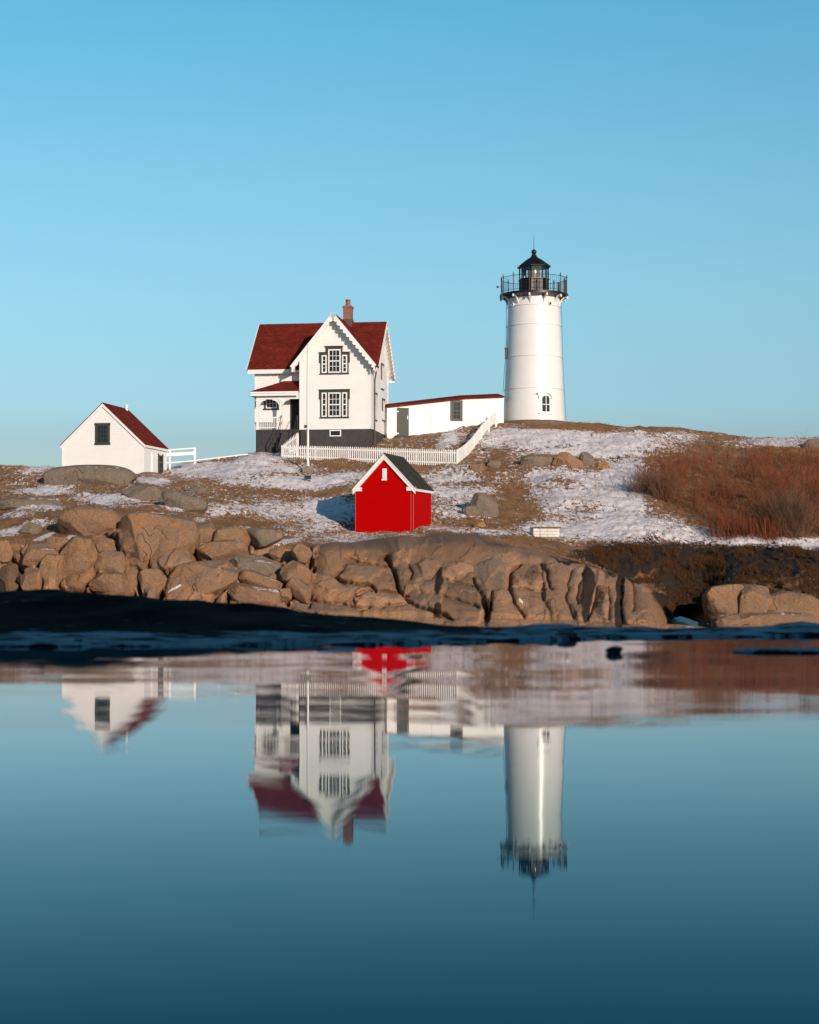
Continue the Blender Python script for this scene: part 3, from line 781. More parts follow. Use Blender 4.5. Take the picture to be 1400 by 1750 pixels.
# near ledge holding the tide pool
lx = np.arange(-9, 9.01, 0.04); ly = np.concatenate([np.arange(-4, 7.5, 0.25), np.arange(7.5, 14, 0.04), np.arange(14, 30, 0.4)])
LX, LY = np.meshgrid(lx, ly)
lpx = 700 + LX / np.maximum(LY, 5.0) * F
lp_x = [-900, 0, 150, 235, 300, 390, 490, 626, 680, 751, 894, 1000, 1150, 1400, 2400]
crest_py = np.interp(lpx, lp_x, [1004, 1010, 1010, 1018, 1025, 1031, 1033, 1047, 1055, 1062, 1062, 1066, 1071, 1068, 1066])
dc = np.interp(lpx, [-900, 0, 600, 1000, 2400], [11.7, 11.5, 11.2, 10.9, 10.9])
ed = np.interp(lpx, [-900, 0, 300, 600, 800, 1000, 1250, 1400, 2400], [8.5, 8.55, 8.62, 8.8, 9.2, 9.55, 9.8, 9.95, 10.0])
ed = ed + 0.10 * fbm(LX / 0.8, LX * 0, 0, 3, 71) + 0.05 * fbm(LX / 0.15, LX * 0, 0, 2, 75)
zc_ = -(crest_py - HOR) / F * dc
shelf = -0.385 + 0.012 * fbm(LX / 0.3, LY / 0.3, 0, 3, 81)
t1 = sstep(0, 1, (LY - ed) / 0.25); t2 = sstep(0.25, 1, (LY - ed) / np.maximum(dc - ed, 0.3))
zl = -0.55 + (shelf + 0.55) * t1
zl = zl * (1 - t2) + zc_ * t2
zl = np.where(LY > dc, zc_ - 0.06 * (LY - dc) - 0.06 * np.maximum(LY - dc, 0) ** 2, zl)
zl = zl + (0.028 * fbm(LX / 0.5, LY / 0.5, 0, 5, 91) - 0.010) * t2 * (LY < dc + 1)
zl = np.where((LY > ed + 0.15) & (LY < dc + 0.2), np.maximum(zl, -0.385 + 0.01 * fbm(LX / 0.2, LY / 0.2, 0, 2, 85)), zl)
zl = np.maximum(zl, -ZC - 1.0)
snow_l = sstep(0.0, 0.2, (LY - ed)) * (1 - sstep(0.85, 1.45, (LY - ed))) * np.interp(lpx, [-900, 400, 800, 1400], [.52, .52, .55, .62])
snow_l = np.where((lpx > 820) & (LY > ed + 0.1) & (LY < dc + 0.3), np.maximum(snow_l, 0.45), snow_l)
nr2, nc2 = LX.shape
idx = np.arange(nr2 * nc2).reshape(nr2, nc2)
fl = np.stack([idx[:-1, :-1], idx[:-1, 1:], idx[1:, 1:], idx[1:, :-1]], -1).reshape(-1, 4)
zeros = np.zeros_like(snow_l)
led = np_mesh('near_shore_ground', np.stack([LX, LY, zl + ZC], -1).reshape(-1, 3), fl, M['ledge'], True, {'mask': np.stack([snow_l, zeros, zeros], -1).reshape(-1, 3)})
tag(led, kind='structure')

# coastal bank behind the photographer, which keeps the tide pool in shade
hx = np.linspace(-70, 70, 71); hv = np.linspace(0, 1, 25)
HX, HV = np.meshgrid(hx, hv)
back = 8 + 40 * HV
hz = 16.5 * np.sin(np.clip(HV * 1.9, 0, 1) * math.pi / 2) * (1 + 0.06 * fbm(HX / 9, HV * 4, 0, 3, 95)) + 2.2
sa, ca = math.sin(R(SUN_AZ)), math.cos(R(SUN_AZ))
hill_v = np.stack([HX * ca + back * sa, HX * sa - back * ca, np.where(HV < 0.02, -1, hz)], -1).reshape(-1, 3)
idx = np.arange(HX.size).reshape(HX.shape)
hf = np.stack([idx[:-1, :-1], idx[:-1, 1:], idx[1:, 1:], idx[1:, :-1]], -1).reshape(-1, 4)
tag(np_mesh('hill', hill_v, hf, M['ledge'], True, {'mask': np.zeros((HX.size, 3))}), kind='structure')

# ------------------------------------------------------------------ windows and doors (local frame: wall plane at y = y0, facing -y)
def sash(parent, name, x0, x1, z0, z1, y, nx, nz, bar=0.05, mun=0.022, mat=None, surround=None, side=None, meeting=True):
    """sash window standing on a wall; side='x' turns it onto a wall that faces +x (then x means y and y means x)"""
    mat = mat or M['white']
    def bx(mb, a0, a1, b0, b1, c0, c1):   # a along wall, b out of the wall (positive = outward), c up
        if side == 'x': mb.box(y + b0, y + b1, a0, a1, c0, c1)
        else: mb.box(a0, a1, y - b1, y - b0, c0, c1)
    m = MB()
    bx(m, x0, x0 + bar, 0.004, 0.05, z0, z1); bx(m, x1 - bar, x1, 0.004, 0.05, z0, z1)
    bx(m, x0 + bar, x1 - bar, 0.004, 0.05, z0, z0 + bar); bx(m, x0 + bar, x1 - bar, 0.004, 0.05, z1 - bar, z1)
    zm = (z0 + z1) / 2
    if meeting: bx(m, x0 + bar, x1 - bar, 0.004, 0.045, zm - bar * 0.45, zm + bar * 0.45)
    for i in range(1, nx):
        xx = x0 + bar + (x1 - x0 - 2 * bar) * i / nx
        bx(m, xx - mun / 2, xx + mun / 2, 0.004, 0.036, z0 + bar, z1 - bar)
    for i in range(1, nz):
        if meeting and i * 2 == nz: continue
        zz = z0 + bar + (z1 - z0 - 2 * bar) * i / nz
        bx(m, x0 + bar, x1 - bar, 0.004, 0.033, zz - mun / 2, zz + mun / 2)
    o = m.build(name, mat, parent)
    g = MB(); bx(g, x0 + 0.01, x1 - 0.01, 0.003, 0.02, z0 + 0.01, z1 - 0.01)
    g.build('pane', M['glass'], o)
    if surround:
        s = MB()
        for q in surround: bx(s, *q)
        s.build_each('surround', M['green'], o)
    return o

# ------------------------------------------------------------------ keeper's house
TH = R(8.5)
hx0, hy0 = (633 - 700) / F * 118.0, 118.0
ZB = ZC + 8.0 - 8 * 118 / F
house = thing('keeper_house', 'white gabled house with red roof, scalloped bargeboards and brick chimney on the hill', 'house', (hx0, hy0, ZB), -TH)
RZ, EZ, WB = 9.36, 5.80, 1.60      # ridge, eave tip, bottom of siding
WW = 4.86; CX = -WW / 2            # front wing
MD0, MRY, MD1 = 1.05, 4.33, 7.6
OV = 0.60                          # how far the front gable roof reaches out      # main block: front wall, ridge, back wall
sl_w = (RZ - EZ) / (WW / 2 + 0.49)
sl_m = (RZ - EZ) / (MRY - MD0 + 0.4)
w = MB()
zw = EZ + 0.49 * sl_w - 0.10
w.prism([(-WW, WB), (0, WB), (0, zw), (CX, RZ - 0.14), (-WW, zw)], 'y', 0, 4.2)
zm = EZ + 0.4 * sl_m - 0.10
w.prism([(MD0, WB), (MD1, WB), (MD1, zm), (MRY, RZ - 0.14), (MD0, zm)], 'x', -8.2, -0.02)
w.build('wall', M['white_clap'], house)
c_ = MB()
for x in (-WW - 0.004, -0.12): c_.box(x, x + 0.124, -0.014, 0.1, WB, zw)
c_.box(-0.1, 0.012, 0.1, 0.22, WB, zw); c_.box(-0.1, 0.010, MD1 - 0.14, MD1 + 0.01, WB, zm)
c_.box(-8.212, -8.08, MD0 - 0.014, MD0 + 0.1, WB, zm)
c_.box(-WW, 0, -0.02, 0.02, WB - 0.04, WB + 0.12)
c_.build_each('corner_board', M['white'], house)
f_ = MB()
f_.box(-WW + 0.06, -0.06, 0.05, 4, -1.2, WB); f_.box(-8.14, -0.07, MD0 + 0.05, MD1 - 0.05, -1.2, WB)
f_.build('foundation', M['found'], house)
TW = 0.13
r_ = MB()
r_.slab([(-8.65, MRY, RZ), (-8.65, MD0 - 0.4, EZ), (0.43, MD0 - 0.4, EZ), (0.43, MRY, RZ)], TW)
r_.slab([(-8.65, MRY, RZ), (0.43, MRY, RZ), (0.43, MD1 + 0.4, EZ), (-8.65, MD1 + 0.4, EZ)], TW)
r_.slab([(CX, -OV, RZ + .004), (CX, MRY, RZ + .004), (CX + WW / 2 + 0.49, MD0 - 0.4, EZ + .004), (CX + WW / 2 + 0.49, -OV, EZ + .004)], TW)
r_.slab([(CX, -OV, RZ + .004), (CX - WW / 2 - 0.49, -OV, EZ + .004), (CX - WW / 2 - 0.49, MD0 - 0.4, EZ + .004), (CX, MRY, RZ + .004)], TW)
roof = r_.build('roof', M['red_roof'], house)
so = MB()
e_ = TW + 0.012
for (q, ) in (([(-8.64, MRY, RZ - e_), (-8.64, MD0 - 0.39, EZ - e_), (0.42, MD0 - 0.39, EZ - e_), (0.42, MRY, RZ - e_)],),
              ([(-8.64, MRY, RZ - e_), (0.42, MRY, RZ - e_), (0.42, MD1 + 0.39, EZ - e_), (-8.64, MD1 + 0.39, EZ - e_)],),
              ([(CX, -OV + 0.01, RZ - e_), (CX, 0.3, RZ - e_), (CX + WW / 2 + 0.48, 0.3, EZ - e_), (CX + WW / 2 + 0.48, -OV + 0.01, EZ - e_)],),
              ([(CX, -OV + 0.01, RZ - e_), (CX - WW / 2 - 0.48, -OV + 0.01, EZ - e_), (CX - WW / 2 - 0.48, 0.3, EZ - e_), (CX, 0.3, RZ - e_)],)):
    so.slab(q, 0.02)
so.build('soffit', M['white'], house)
ch = MB()
ch.box(-2.62, -2.02, MRY - 0.3, MRY + 0.3, RZ - 0.6, RZ + 1.15); ch.box(-2.67, -1.97, MRY - 0.35, MRY + 0.35, RZ + 0.98, RZ + 1.08)
chim = ch.build('chimney', M['brick'], roof)
cp = MB(); cp.lathe([(0.17, RZ + 1.15), (0.17, RZ + 1.5), (0.19, RZ + 1.52), (0.19, RZ + 1.58)], 12, -2.32, MRY)
cp.build('chimney_pot', M['brick'], chim)
fb = MB()   # flashing at the foot of the chimney
fb.box(-2.66, -1.98, MRY - 0.36, MRY + 0.36, RZ - 0.5, RZ + 0.18); fb.build('flashing', M['brown_iron'], chim)
# eave fascia along the front of the main block and the back
fa = MB()
fa.box(-8.62, -WW - 0.45, MD0 - 0.42, MD0 - 0.36, EZ - 0.34, EZ - 0.06)
fa.box(-8.62, -WW, MD0 - 0.36, MD0 + 0.0, EZ - 0.24, EZ - 0.18)
fa.box(-8.62, 0.4, MD1 + 0.36, MD1 + 0.42, EZ - 0.34, EZ - 0.06)
fa.box(0.42, 0.48, -0.3, MD0 - 0.45, EZ - 0.30, EZ - 0.05)
fa.box(-WW - 0.48, -WW - 0.42, -0.3, MD0 - 0.45, EZ - 0.30, EZ - 0.05)
fa.build_each('fascia', M['white'], house)

def barge(ax, az, bx, bz, plain=0.17, deep=0.17, period=0.34):
    """outline of a bargeboard from ridge (a) to eave (b): straight upper edge, scalloped lower edge with a hole of light between"""
    a, b = Vector((ax, az)), Vector((bx, bz))
    L = (b - a).length; t = (b - a) / L; n = Vector((-t.y, t.x))
    if n.y > 0: n = -n
    up, lo = [], []
    N = int(L / 0.04)
    for i in range(N + 1):
        s = L * i / N
        ph = (s % period) / period
        dep = plain + deep * (0.15 + 0.85 * abs(math.sin(math.pi * ph)) ** 0.8) * (1 if i < N else 0.3)
        up.append(a + t * s); lo.append(a + t * s + n * dep)
    return up + lo[::-1]
def add_outline(mb, up_lo, axis, p, q):
    n = len(up_lo) // 2
    up, lo = up_lo[:n], up_lo[n:][::-1]
    for i in range(n - 1):
        mb.prism([tuple(up[i]), tuple(up[i + 1]), tuple(lo[i + 1]), tuple(lo[i])], axis, p, q)
for k, (sx_) in enumerate((-1, 1)):
    b_ = MB()
    add_outline(b_, barge(CX, RZ + 0.02, CX + sx_ * (WW / 2 + 0.52), EZ - 0.02), 'y', -OV - 0.06, -OV - 0.005)
    # rosette that ends the board
    ex = CX + sx_ * (WW / 2 + 0.36)
    b_.lathe([(0.02, EZ - 0.42), (0.07, EZ - 0.36), (0.07, EZ - 0.24), (0.04, EZ - 0.14)], 8, ex, -OV - 0.03)
    b_.build('bargeboard', M['white'], house)
for (y1_, z1_) in ((MD0 - 0.43, EZ - 0.02), (MD1 + 0.43, EZ - 0.02)):
    b_ = MB()
    add_outline(b_, barge(MRY, RZ + 0.02, y1_, z1_), 'x', 0.435, 0.49)
    b_.build('bargeboard', M['white'], house)
    b_ = MB()
    add_outline(b_, barge(MRY, RZ + 0.02, y1_, z1_), 'x', -8.71, -8.655)
    b_.build('bargeboard', M['white'], house)

def wx_(zx): return -WW + (zx - 455) / 125.5        # photo position on the front wall to metres
def wz_(zy): return WB + (1160 - zy) / 127.0
# upper triple window with stepped surround
def triple(top_c, top_s, bot, name):
    zt, zs, zb = wz_(top_c), wz_(top_s), wz_(bot)
    sur = [(wx_(634), wx_(880), 0.002, 0.028, zb, zs), (wx_(680), wx_(828), 0.0025, 0.0285, zs, zt) if zt > zs + 0.01 else (wx_(634), wx_(880), 0.0025, 0.029, zs - 0.02, zs),
           (wx_(626), wx_(642), 0.0015, 0.055, wz_(595 if zt > zs + .01 else 908), zs), (wx_(872), wx_(890), 0.0015, 0.055, wz_(595 if zt > zs + .01 else 908), zs),
           (wx_(624), wx_(680) if zt > zs + .01 else wx_(892), 0.0015, 0.085, zs, zs + 0.06), (wx_(630), wx_(884), 0.0015, 0.07, zb - 0.07, zb)]
    if zt > zs + 0.01:
        sur += [(wx_(828), wx_(890), 0.0015, 0.085, zs, zs + 0.06), (wx_(674), wx_(834), 0.0015, 0.095, zt, zt + 0.07)]
    top_sash = wz_(top_c + 20)
    o = sash(house, 'window', wx_(705), wx_(812), zb + 0.03, top_sash, -0.03, 3, 4, 0.085, 0.03, None, None)
    s = MB()
    for q in sur: s.box(q[0], q[1], -q[3], -q[2], q[4], q[5])
    s.build_each('surround', M['green'], o)
    for (a, b) in ((648, 692), (824, 868)):
        sash(house, 'side_window', wx_(a), wx_(b), zb + 0.03, wz_(top_s + 20), -0.03, 1, 4, 0.085, 0.03)
triple(460, 510, 686, 'upper')
triple(830, 830, 1062, 'lower')
# cellar window
sash(house, 'cellar_window', wx_(715), wx_(814), wz_(1226), wz_(1170), 0.05, 1, 1, 0.07, 0.03, meeting=False)
# windows on the right side
for (a, b, z0, z1) in ((1.75, 2.55, 2.35, 4.05), (5.0, 5.75, 2.6, 3.95), (4.55, 5.3, 4.75, 6.35)):
    sash(house, 'window', a, b, z0, z1, 0.0 if a < 1.6 else -0.0, 2, 4, 0.08, 0.03, None,
         [(a - 0.12, b + 0.12, 0.0015, 0.06, z1, z1 + 0.14), (a - 0.1, a, 0.0015, 0.045, z0 + 0.6, z1), (b, b + 0.1, 0.0015, 0.045, z0 + 0.6, z1), (a - 0.12, b + 0.12, 0.0015, 0.06, z0 - 0.08, z0)], side='x')
dp = MB(); dp.tube([(0.30, 0.6, EZ - 0.35), (0.12, 1.2, EZ - 0.75), (0.075, 1.35, EZ - 1.0), (0.075, 1.35, 0.6)], 0.05, 8)
dp.build('downpipe', M['brown_iron'], house)

# porch
PX0, PX1, PY0 = -7.86, -4.87, 0.05
po = MB(); po.box(PX0, PX1 - 0.01, PY0, MD0 - 0.02, WB - 0.12, WB + 0.0); po.build('porch_floor', M['found'], house)
sk = MB()
n_b = 16
for i in range(n_b):
    x0 = PX0 + 0.02 + (1.75) * i / n_b
    sk.box(x0, x0 + 1.75 / n_b - 0.012, PY0 + 0.03, PY0 + 0.06, -1.0, WB - 0.12)
sk.box(PX0 + 0.02, PX0 + 0.05, PY0 + 0.06, MD0, -1.0, WB - 0.12); sk.box(PX0 + 0.05, PX1 - 0.02, PY0 + 0.065, PY0 + 0.09, -1.0, WB - 0.12)
sk.build('porch_skirt', M['found'], house)
pr = MB()
A, B, Cc, D_, E_ = (-8.22, -0.26, 4.18), (-4.87, -0.26, 4.18), (-4.87, MD0, 4.98), (-6.15, MD0, 4.98), (-8.22, MD0, 4.18)
pr.slab([A, B, Cc, D_], 0.05); pr.slab([A, D_, E_], 0.05)
proof = pr.build('porch_roof', M['red_roof'], house)
pf = MB()
pf.box(-8.2, -4.88, -0.28, -0.22, 3.86, 4.13); pf.box(-8.24, -8.18, -0.22, MD0, 3.86, 4.12); pf.box(-8.18, -4.88, -0.22, MD0 - 0.01, 3.98, 4.02)
pf.box(-8.2, -4.88, -0.33, -0.28, 4.02, 4.14)
pf.box(PX0, PX1 - 0.01, PY0 + 0.02, PY0 + 0.14, 3.66, 3.98); pf.box(PX0, PX0 + 0.12, PY0 + 0.14, MD0 - 0.01, 3.66, 3.98)
pf.build_each('porch_fascia', M['white'], house)
for x in (-7.79, -6.17):
    p_ = MB()
    p_.box(x - 0.08, x + 0.08, PY0 + 0.01, PY0 + 0.17, WB, 3.66)
    p_.box(x - 0.11, x + 0.11, PY0 - 0.02, PY0 + 0.20, WB, WB + 0.2); p_.box(x - 0.11, x + 0.11, PY0 - 0.02, PY0 + 0.20, 3.52, 3.66)
    p_.build('porch_post', M['white'], house)
def bracket_poly(x, s, w_, h_, z):
    pts = [(x, z), (x + s * w_, z)]
    for i in range(9):
        a = math.pi / 2 * i / 8
        pts.append((x + s * (w_ - w_ * 0.92 * math.sin(a)), z - 0.06 - (h_ - 0.06) * (1 - math.cos(a)) - (0.03 if i % 2 else 0)))
    pts.append((x, z - h_))
    return pts
for (x, s) in ((-7.71, 1), (-6.25, -1), (-6.09, 1)):
    b_ = MB()
    pts = bracket_poly(x, s, 0.52, 0.55, 3.67)
    for i in range(2, len(pts) - 2):
        b_.prism([pts[0], pts[1] if i == 2 else pts[i], pts[i + 1]] if i > 2 else [pts[0], pts[1], pts[2], pts[3]], 'y', PY0 + 0.05, PY0 + 0.12)
    b_.build('porch_bracket', M['white'], house)
rl = MB()
rl.box(-7.71, -6.25, PY0 + 0.05, PY0 + 0.12, WB + 0.78, WB + 0.86); rl.box(-7.71, -6.25, PY0 + 0.05, PY0 + 0.12, WB + 0.1, WB + 0.16)
for i in range(11):
    x = -7.62 + 1.28 * i / 10
    rl.box(x - 0.02, x + 0.02, PY0 + 0.065, PY0 + 0.105, WB + 0.16, WB + 0.78)
rl.build('porch_railing', M['white'], house)
st = MB()
for i in range(6):
    st.box(-6.05, -4.95, PY0 - 0.26 * (i + 1), PY0 - 0.26 * i, -1.0, WB - 0.24 * (i + 1) + 0.05)
st.build('porch_step', M['found'], house)
for x in (-6.1, -5.02):
    hr = MB()
    hr.tube([(x, PY0 + 0.1, WB + 0.95), (x, PY0 - 0.1, WB + 0.92), (x, PY0 - 1.55, 0.95), (x, PY0 - 1.6, 0.2)], 0.025, 6)
    hr.tube([(x, PY0 - 0.05, WB + 0.5), (x, PY0 - 1.5, 0.5)], 0.018, 6)
    hr.tube([(x, PY0 + 0.08, WB), (x, PY0 + 0.08, WB + 0.95)], 0.022, 6); hr.tube([(x, PY0 - 1.5, -0.2), (x, PY0 - 1.5, 1.0)], 0.022, 6)
    hr.build('handrail', M['black'], house)
sash(house, 'window', -7.42, -6.66, 3.12, 3.98 + 0.35, MD0, 3, 4, 0.07, 0.03, None, [(-7.5, -6.58, 0.0015, 0.04, 3.04, 4.5)][:0] + [(-7.55, -7.42, 0.0015, 0.04, 3.12, 4.3), (-6.66, -6.53, 0.0015, 0.04, 3.12, 4.3), (-7.6, -6.48, 0.0015, 0.07, 3.02, 3.12)])
dr = MB(); dr.box(-5.72, -4.87, MD0 - 0.03, MD0 - 0.004, WB + 0.02, 3.95); dr.build('front_door_and_shade', M['dark'], house)  # dark door, widened so its colour fills in the wing's shadow on the porch
vt = MB(); vt.box(wx_(500), wx_(522), -0.07, -0.02, wz_(1150), wz_(1125)); vt.build('wall_lamp', M['brown_iron'], house)

# ------------------------------------------------------------------ covered passage to the tower
pa, pb = Vector(((664 - 700) / F * 123.6, 123.6)), Vector(((861 - 700) / F * 126.2, 126.2))
plen = (pb - pa).length; pang = math.atan2(pb.y - pa.y, pb.x - pa.x)
pz = ZC + 9.0
pas = thing('covered_passage', 'low white passage with red roof joining the house to the tower', 'passage', (pa.x, pa.y, pz), pang)
def pp(px, py):
    """photo position on the passage's front wall to its local x, z"""
    t_ = (px - 664) / (861 - 664); d = 123.6 + (126.2 - 123.6) * t_
    return plen * t_, ZC - (py - HOR) / F * d - pz
xA, xB, xC = -0.1, pp(795, 0)[0], plen
zA, zB_, zC_ = pp(664, 696)[1], pp(795, 681)[1], pp(861, 678.5)[1]
w = MB(); w.prism([(xA, -1.5), (xC, -1.5), (xC, zC_), (xB, zB_), (xA, zA)], 'y', 0, 2.4); w.build('wall', M['white_clap'], pas)
r_ = MB()
tA, tB, tC = pp(664, 690.5)[1], pp(795, 674.8)[1], pp(861, 672)[1]
o_ = 0.012
for (x0, x1, z0, z1, t0, t1) in ((xA, xB, zA, zB_, tA, tB), (xB, xC, zB_, zC_, tB, tC)):
    r_.slab([(x0, -0.16, z0 + 0.06), (x1, -0.16, z1 + 0.06), (x1, 1.2, t1 + 0.08), (x0, 1.2, t0 + 0.08)], 0.10)
    r_.slab([(x0, 1.2, t0 + 0.08), (x1, 1.2, t1 + 0.08), (x1, 2.55, z1 + 0.06), (x0, 2.55, z0 + 0.06)], 0.10)
r_.build('roof', M['red_roof'], pas)
x0, z1 = pp(677.4, 696.6); x1, z0 = pp(698, 744.6)
d_ = MB(); d_.box(x0, x1, -0.04, -0.004, z0, z1)
for i in range(1, 5):
    xx = x0 + (x1 - x0) * i / 5
    d_.box(xx - 0.008, xx + 0.008, -0.05, -0.04, z0 + 0.05, z1 - 0.05)
door = d_.build('door', M['door'], pas)
fr = MB(); fr.box(x0 - 0.09, x0, -0.05, -0.003, z0 - 0.1, z1 + 0.02); fr.box(x1, x1 + 0.09, -0.05, -0.003, z0 - 0.1, z1 + 0.02); fr.build('frame', M['white'], door)
hg = MB(); hg.box(x0, x0 + 0.16, -0.058, -0.04, z0 + 0.1, z0 + 0.18); hg.box(x0, x0 + 0.16, -0.058, -0.04, z1 - 0.32, z1 - 0.24); hg.box(x1 - 0.12, x1 - 0.06, -0.07, -0.04, z0 + 1.15, z0 + 1.4)
hg.build_each('hinge', M['white'], door)
stp = MB(); stp.box(x0 - 0.15, x1 + 0.05, -0.5, -0.002, z0 - 0.35, z0 - 0.03); stp.build('door_step', M['found'], pas)
x0, z1 = pp(768.6, 683.7); x1, z0 = pp(789.5, 719.7)
sash(pas, 'window', x0 + 0.16, x1 - 0.14, z0 + 0.1, z1 - 0.1, -0.02, 2, 4, 0.06, 0.03, M['green'], [(x0, x0 + 0.16, 0.0, 0.03, z0, z1), (x1 - 0.14, x1, 0.0, 0.03, z0, z1), (x0, x1, -0.001, 0.031, z1 - 0.1, z1), (x0, x1, -0.001, 0.05, z0, z0 + 0.1)])
vx, vz = pp(738, 712); v_b = MB(); v_b.box(vx - 0.05, vx + 0.05, -0.05, -0.002, vz - 0.8, vz + 0.8); v_b.build('downpipe', M['white'], pas)

# ------------------------------------------------------------------ lighthouse tower
K = 128.0 / F
tower = thing('lighthouse_tower', 'tall white conical lighthouse with black lantern and iron gallery at the hilltop', 'lighthouse', ((912.6 - 700) * K, 128.0, ZC + (HOR - 720) * K), 0.0)
def hz_(y): return (720 - y) * K
def rad(z): return 2.23 + (1.90 - 2.23) * z / 8.3
NS = 96
sh = MB()
prof = [(2.26, -1.0), (2.25, 0.12)] + [(rad(z), z) for z in np.linspace(0.14, 8.9, 20)]
sh.lathe(prof, NS); shaft = sh.build('shaft', M['white_tower'], tower, True)
for y in (526, 558.6, 612, 667):
    z = hz_(y); s = MB()
    s.lathe([(rad(z) - 0.05, z - 0.035), (rad(z) + 0.045, z - 0.028), (rad(z) + 0.045, z + 0.028), (rad(z) - 0.05, z + 0.035)], NS)
    s.build('seam_band', M['white_tower'], tower, True)
pl = MB(); pl.lathe([(2.75, -1.0), (2.6, -0.16), (2.3, -0.06), (2.2, -0.05)], NS); pl.build('plinth', M['wood'], tower, True)
gd = MB(); gd.lathe([(1.85, 8.86), (2.42, 9.02), (2.50, 9.04), (2.50, 9.20), (2.44, 9.22), (0.5, 9.22)], 60); gd.build('gallery_deck', M['black'], tower, True)
A0 = R(-11.6)
for k in range(12):
    a = A0 + k * R(30)
    dx, dy = math.sin(a), -math.cos(a)
    tx, ty = math.cos(a), math.sin(a)
    # curved iron bracket
    b_ = MB()
    ring = []
    for i in range(11):
        q = i / 10
        ang = q * math.pi / 2
        ro = 1.86 + 0.60 * (1 - math.cos(ang)); zo = 7.95 + 1.02 * math.sin(ang)
        ring.append((ro, zo))
    for i in range(10):
        (r0, z0), (r1, z1) = ring[i], ring[i + 1]
        vs = []
        for (r, z) in ((r0, z0), (r1, z1), (r1 - 0.10, z1 + 0.03), (r0 - 0.10, z0 + 0.03)):
            for s in (-0.055, 0.055):
                vs.append((dx * r + tx * s, dy * r + ty * s, z))
        b_.add(vs, [(0, 2, 4, 6), (1, 7, 5, 3), (0, 1, 3, 2), (2, 3, 5, 4), (4, 5, 7, 6), (6, 7, 1, 0)])
    b_.lathe([(0.01, 8.82), (0.075, 8.86), (0.075, 8.98), (0.05, 9.04)], 8, dx * 2.44, dy * 2.44)
    b_.build('gallery_bracket', M['white_tower'], tower)
    p_ = MB()
    p_.lathe([(0.05, 9.2), (0.03, 9.3), (0.026, 10.35), (0.05, 10.38), (0.05, 10.44), (0.012, 10.62)], 8, dx * 2.40, dy * 2.40)
    p_.build('railing_post', M['black'] if dy > -0.2 else M['brown_iron'], tower)
rl = MB()
for z in (9.36, 9.9, 10.36):
    pts = [(2.40 * math.cos(t_), 2.40 * math.sin(t_), z) for t_ in np.linspace(0, 2 * math.pi, 73)]
    if z != 9.9: rl.tube(pts, 0.018, 6)
for k in range(84):
    a = 2 * math.pi * k / 84
    x, y = 2.40 * math.cos(a), 2.40 * math.sin(a)
    rl.tube([(x, y, 9.36), (x, y, 10.36)], 0.009, 4)
rl.build('gallery_railing', M['black'], tower)
OCT = R(22.5)
lw = MB(); lw.lathe([(1.16, 9.22), (1.16, 9.34), (1.10, 9.36), (1.10, 10.22), (1.16, 10.26), (1.16, 10.34), (0.9, 10.34)], 8, 0, 0, OCT + R(8))
lwo = lw.build('lantern_wall', M['black'], tower)
rib = MB()
for k in range(40):
    a = 2 * math.pi * k / 40
    rr_ = 1.10 * math.cos(R(22.5)) / math.cos(((a - R(8) + R(22.5) - OCT) % R(45)) - R(22.5)) + 0.01
    rib.tube([(rr_ * math.cos(a), rr_ * math.sin(a), 9.38), (rr_ * math.cos(a), rr_ * math.sin(a), 10.22)], 0.02, 4)
rib.build('wall_rib', M['black'], lwo)
gp = [(1.06 * math.cos(R(45) * k + OCT + R(8)), 1.06 * math.sin(R(45) * k + OCT + R(8))) for k in range(8)]
for k in range(8):
    (xa, ya), (xb, yb) = gp[k], gp[(k + 1) % 8]
    g = MB(); g.add([(xa, ya, 10.34), (xb, yb, 10.34), (xb, yb, 11.2), (xa, ya, 11.2)], [(0, 1, 2, 3)])
    g.build('lantern_pane', M['clear'], tower)
    m_ = MB(); m_.tube([(xa, ya, 10.3), (xa, ya, 11.25)], 0.05, 6); m_.build('lantern_mullion', M['black'], tower)
le = MB(); le.lathe([(0.25, 9.25), (0.25, 10.3), (0.42, 10.36), (0.46, 10.7), (0.42, 11.05), (0.25, 11.15)], 20); le.build('lens', M['lens'], tower, True)
lr = MB()
lr.lathe([(1.02, 11.18), (1.22, 11.18), (1.24, 11.28), (1.16, 11.34), (0.62, 11.74), (0.30, 11.93), (0.22, 12.02), (0.17, 12.14)], 8, 0, 0, OCT + R(8))
lro = lr.build('lantern_roof', M['black'], tower)
bl = MB()
bl.lathe([(0.16, 12.1), (0.12, 12.17)] + [(0.195 * math.sin(t_), 12.34 - 0.195 * math.cos(t_)) for t_ in np.linspace(0.6, 3.0, 9)], 16)
bl.build('vent_ball', M['black'], lro, True)
rd = MB(); rd.tube([(0, 0, 12.5), (0, 0, 13.72)], 0.02, 6, 0.008); rd.build('lightning_rod', M['black'], lro)
# arched window
def curved(mb, poly, depth, out):
    """outline in (arc length, z) wrapped onto the shaft front, centred at column 929"""
    a_c = math.asin((929 - 912.6) * K / 2.17)
    n = len(poly)
    vs = []
    for o in (out - depth, out):
        for (s, z) in poly:
            r = rad(z) + o; a = a_c + s / 2.15
            vs.append((r * math.sin(a), -r * math.cos(a), z))
    mb.add(vs, [tuple(range(n))[::-1], tuple(range(n, 2 * n))] + [(i, (i + 1) % n, n + (i + 1) % n, n + i) for i in range(n)])
def arch(w_, z0, z1, n=10):
    return [(-w_, z0), (w_, z0)] + [(w_ * math.cos(t_), z1 + w_ * 0.75 * math.sin(t_)) for t_ in np.linspace(0, math.pi, n)]
wz0, wz1 = hz_(707.5), hz_(685)
fr_ = MB(); curved(fr_, arch(0.34, wz0 - 0.06, wz1), 0.1, 0.05); wn = fr_.build('window', M['white_tower'], tower)
